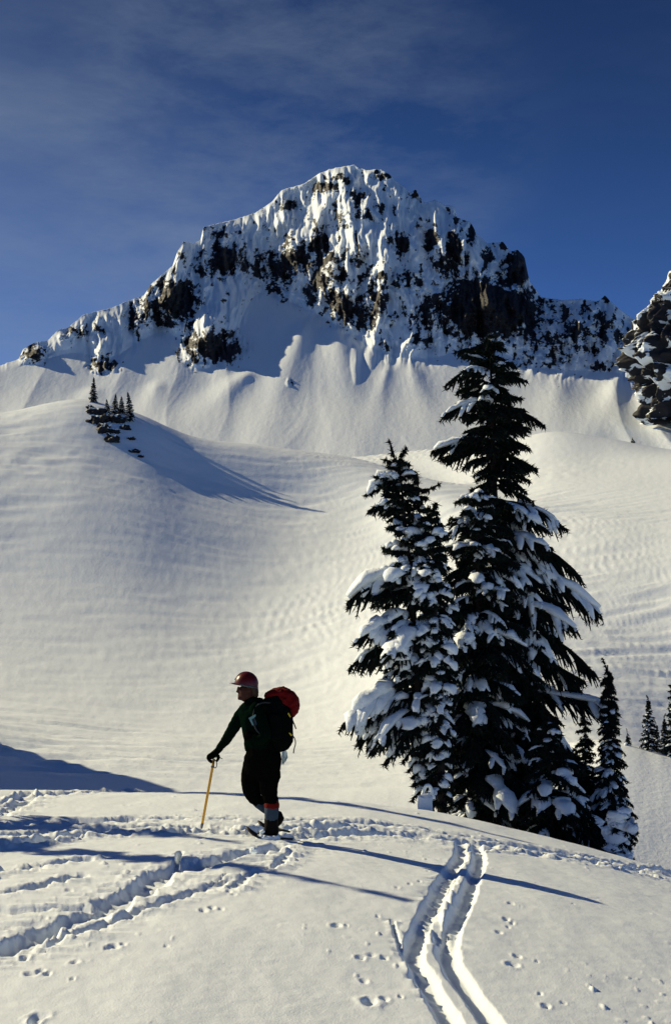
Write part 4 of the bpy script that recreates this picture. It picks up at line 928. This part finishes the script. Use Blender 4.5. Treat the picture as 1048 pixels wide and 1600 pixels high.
# backpack
pko = W(436, 1165) ; pack = empty('backpack', tuple(pko)); setp(pack, 'dark backpack with red top lid worn by the climber', 'backpack')
fused('bag', [[(432,1098,0,21,19),(434,1120,0,23,21),(435,1140,0,23.5,21),(434,1157,0,23,19)], [(448,1110,0,9,19),(450,1132,0,8,19),(450,1156,0,8,17)], [(418,1100,0,10,16),(420,1150,0,12,17)]], M['pack'], pack, .012, 2, .006, 10, pko)
fused('side_pocket', [[(430,1120,-.16,11,6),(430,1150,-.16,12,7)]], M['pack'], pack, .01, 2, .004, 14, pko)
fused('lid', [[(419,1087,0,6,14),(428,1084,0,8.5,17),(442,1083,0,9.5,18),(453,1087,0,9.5,18)], [(455,1088,0,8.5,16),(459,1098,0,9.5,16),(459,1107,0,9.5,15),(456,1115,0,6,12)], [(440,1092,0,10,18),(455,1100,0,9,17)], [(434,1077,-.02,3,6),(443,1075.5,-.02,2.6,5)]], M['packred'], pack, .011, 2, .010, 11, pko)
def strap(name, pts, w, h, mat, parent, origin, ns=6):
    P = np.array([W(*p) for p in pts]) - origin; s = np.concatenate([[0], np.cumsum(np.linalg.norm(np.diff(P, axis=0), axis=1))]); t = np.linspace(0, s[-1], max(5, len(pts) * 4))
    Q = np.stack([smooth_curve(s, P[:, i], t) for i in range(3)], 1); S = Soup(); tube(S, Q, w, h, ns, upv=(0, 1, .001)); return link(name, S.mesh(name, mat), parent)
strap('strap', [(455,1121,-.06),(459,1130,-.06),(462.5,1139,-.06)], .007, .012, M['strap'], pack, pko)
strap('strap', [(456,1147,-.06),(461,1156,-.06),(461.5,1163,-.06),(459.5,1170,-.06),(458.5,1177,-.06)], .006, .012, M['strap'], pack, pko)
strap('buckle', [(450,1114,-.14),(453.5,1120,-.13)], .008, .014, M['yellow'], pack, pko)
strap('buckle', [(452,1145,-.13),(455.5,1149,-.11)], .008, .014, M['yellow'], pack, pko)
strap('shoulder_strap', [(422,1098,-.12),(410,1098,-.17),(400,1104,-.20),(396,1122,-.22),(402,1142,-.24),(418,1154,-.2)], .010, .022, M['strap'], pack, pko)
strap('shoulder_strap', [(422,1098,.12),(410,1096,.15),(394,1100,.18),(384,1118,.2),(388,1138,.2),(410,1154,.2)], .010, .022, M['strap'], pack, pko)
fused('badge', [[(417,1136,-.205,1.6,1),(418,1136.5,-.205,1.6,1)]], M['packred'], pack, .004, 1, 0, 10, pko)
# rag hanging below the pack
ro = W(441, 1170, -.02); rag = Soup(); gu, gv = np.meshgrid(np.linspace(0, 1, 14), np.linspace(0, 1, 18)); rr_ = np.random.RandomState(2)
wd = np.interp(gv, [0, .25, .55, .75, 1], [5.5, 8.5, 9.5, 7.0, 2.5]) * PX_
Vr = np.stack([(gu - .1) * wd + .008 * perlin(gu * 3, gv * 5, 3.), .035 * perlin(gu * 3.3, gv * 2.2, 7.) * gv * 2 - .01, -gv * 25 * PX_ + .01 * perlin(gu * 4, gv * 2, 1.)], -1).reshape(-1, 3)
rag.add(Vr, None, grid_faces(18, 14)); Vb = Vr.copy(); Vb[:, 1] += .006; rag.add(Vb, None, grid_faces(18, 14)[:, ::-1])
o = link('rag', rag.mesh('rag', M['cloth']), None, tuple(ro)); setp(o, 'pale rag hanging at the climber hip below the pack', 'cloth')

# ice axe
ao = W(315.5, 1291, .78)
ao[2] = float(ground_z(ao[0], ao[1])) + .0
axe = empty('ice_axe', tuple(ao)); setp(axe, 'yellow-shafted ice axe planted in the snow under the leading hand', 'ice axe')
def AX(t): return W(334.5 + (315.5 - 334.5) * t, 1186 + 105 * t, AR + (.78 - AR) * t) - ao
s_ = Soup(); tt = np.linspace(0, .97, 12); tube(s_, np.array([AX(t) for t in tt]), .0155, .011, 10, upv=(0, 1, .001)); link('shaft', s_.mesh('shaft', M['shaft']), axe)
s_ = Soup(); tt = np.linspace(.955, 1.07, 6); tube(s_, np.array([AX(t) for t in tt]), np.array([.017, .017, .015, .011, .007, .002]), np.array([.013, .013, .012, .009, .006, .002]), 8, upv=(0, 1, .001)); link('spike', s_.mesh('spike', M['steel']), axe)
s_ = Soup(); hp = np.array([W(x, y, AR) for x, y in ((321.5,1184.5),(325,1183.2),(330,1182.4),(335,1182.2),(340,1182.8),(344,1184),(348,1185.6))]) - ao
tube(s_, hp, np.array([.002, .007, .010, .013, .009, .006, .003]), np.array([.003, .004, .008, .012, .012, .018, .024]), 8, upv=(0, 1, .001)); link('axe_head', s_.mesh('axe_head', M['steel']), axe)
s_ = Soup(); a = np.linspace(0, 2 * PI, 20); P = np.array([W(336.3 + 2.6 * math.cos(q) , 1194 + 6.0 * math.sin(q), AR - .02) for q in a]) - ao; tube(s_, P, .005, .006, 6, upv=(0, 1, .001), cap=False); link('leash', s_.mesh('leash', M['strap']), axe)
s_ = Soup(); tube(s_, np.array([AX(t) for t in (.10, .125)]), .020, .016, 8, upv=(0, 1, .001)); link('leash_ring', s_.mesh('leash_ring', M['steel']), axe)

# snowshoes
def snowshoe(px, py, off, length_px, label, pitch, up_toe, foot_px):
    oo = W(px, py, off); root = empty('snowshoe', tuple(oo)); setp(root, label, 'snowshoe', 'snowshoes on the climber boots')
    L = length_px * PX_
    def pt(u, v, z=0): # u along, toe at 0 (left) to tail 1
        x = (u - .45) * L; zz = up_toe * np.clip(.28 - u, 0, 1) ** 1.6 * L * 6 + z - x * math.tan(pitch); return np.array([x, v, zz])
    hw = .105
    prof = lambda u: hw * (np.sin(PI * np.clip(u / .78, 0, 1) ** .72) ** .55 if 0 < u < .78 else 0.0)
    us = np.concatenate([np.linspace(.002, .76, 26)])
    left = [pt(u, prof(u)) for u in us]; right = [pt(u, -prof(u)) for u in us[::-1]]
    ring = np.array([pt(1.0, .010)] + left[::-1] + right[::-1][:0] + [pt(u, -prof(u)) for u in us] + [pt(1.0, -.010)])
    s1 = Soup(); tube(s1, ring, .011, .011, 7, upv=(0, .02, 1)); link('frame', s1.mesh('frame', M['ashwood']), root)
    w = Soup()
    for u in np.arange(.06, .76, .038):
        p = prof(u); tube(w, np.array([pt(u, -p), pt(u + .02, 0, -.006), pt(u, p)]), .003, .003, 4, upv=(0, .02, 1), cap=False)
    for q in np.linspace(-.8, .8, 9):
        tube(w, np.array([pt(u, prof(u) * q, -.004) for u in np.linspace(.08, .70, 9)]), .003, .003, 4, upv=(0, .02, 1), cap=False)
    ww = link('webbing', w.mesh('webbing', M['strap']), root); ww['kind'] = 'stuff'
    b = Soup(); f = (foot_px - px) / length_px + .45
    for du in (-.10, .02, .10):
        aa = np.linspace(0, PI, 9); tube(b, np.array([pt(f + du, .07 * math.cos(q), .012 + .075 * math.sin(q) * (1 - 2 * abs(du))) for q in aa]), .006, .014, 6, upv=(1, 0, .01))
        break
    link('binding_strap', b.mesh('binding_strap', M['strap']), root)
    b = Soup(); tube(b, np.array([pt(f - .14, 0, .012), pt(f + .12, 0, .012)]), .05, .008, 8, upv=(0, .02, 1)); link('foot_plate', b.mesh('foot_plate', M['boot']), root)
    return root
snowshoe(418, 1308, -.07, 72, 'near snowshoe with upturned toe under the standing boot', rad(5), .22, 420)
snowshoe(426, 1294, .17, 50, 'far snowshoe under the lifted heel, mostly hidden', rad(12), .15, 428)
# snow clinging to the near shoe and boots
fused_snow = fused('boot_snow', [[(404,1309,-.14,5,4),(414,1310.5,-.17,5.5,5),(426,1311,-.17,5,5),(434,1309,-.15,3.5,4)], [(411,1299,-.13,3,3),(408,1301,-.12,3.5,3)]], M['snow_load'], person, .008, 1, .008, 24)
# a lone snowball on the crust and a few broken crumbs
bx, by = img2ground(396, 1334); bm = bmesh.new(); bmesh.ops.create_icosphere(bm, subdivisions=4, radius=.038)
for v in bm.verts: v.co *= 1 + .16 * float(fbm(v.co.x * 45, v.co.y * 45, v.co.z * 45, 3))
me = bpy.data.meshes.new('snowball'); bm.to_mesh(me); bm.free(); me.materials.append(M['snow_load'])
for p in me.polygons: p.use_smooth = True
o = link('snowball', me, None, (bx, by, float(ground_z(bx, by)) + .03)); setp(o, 'lone ball of snow lying on the crust below the climber', 'snowball')
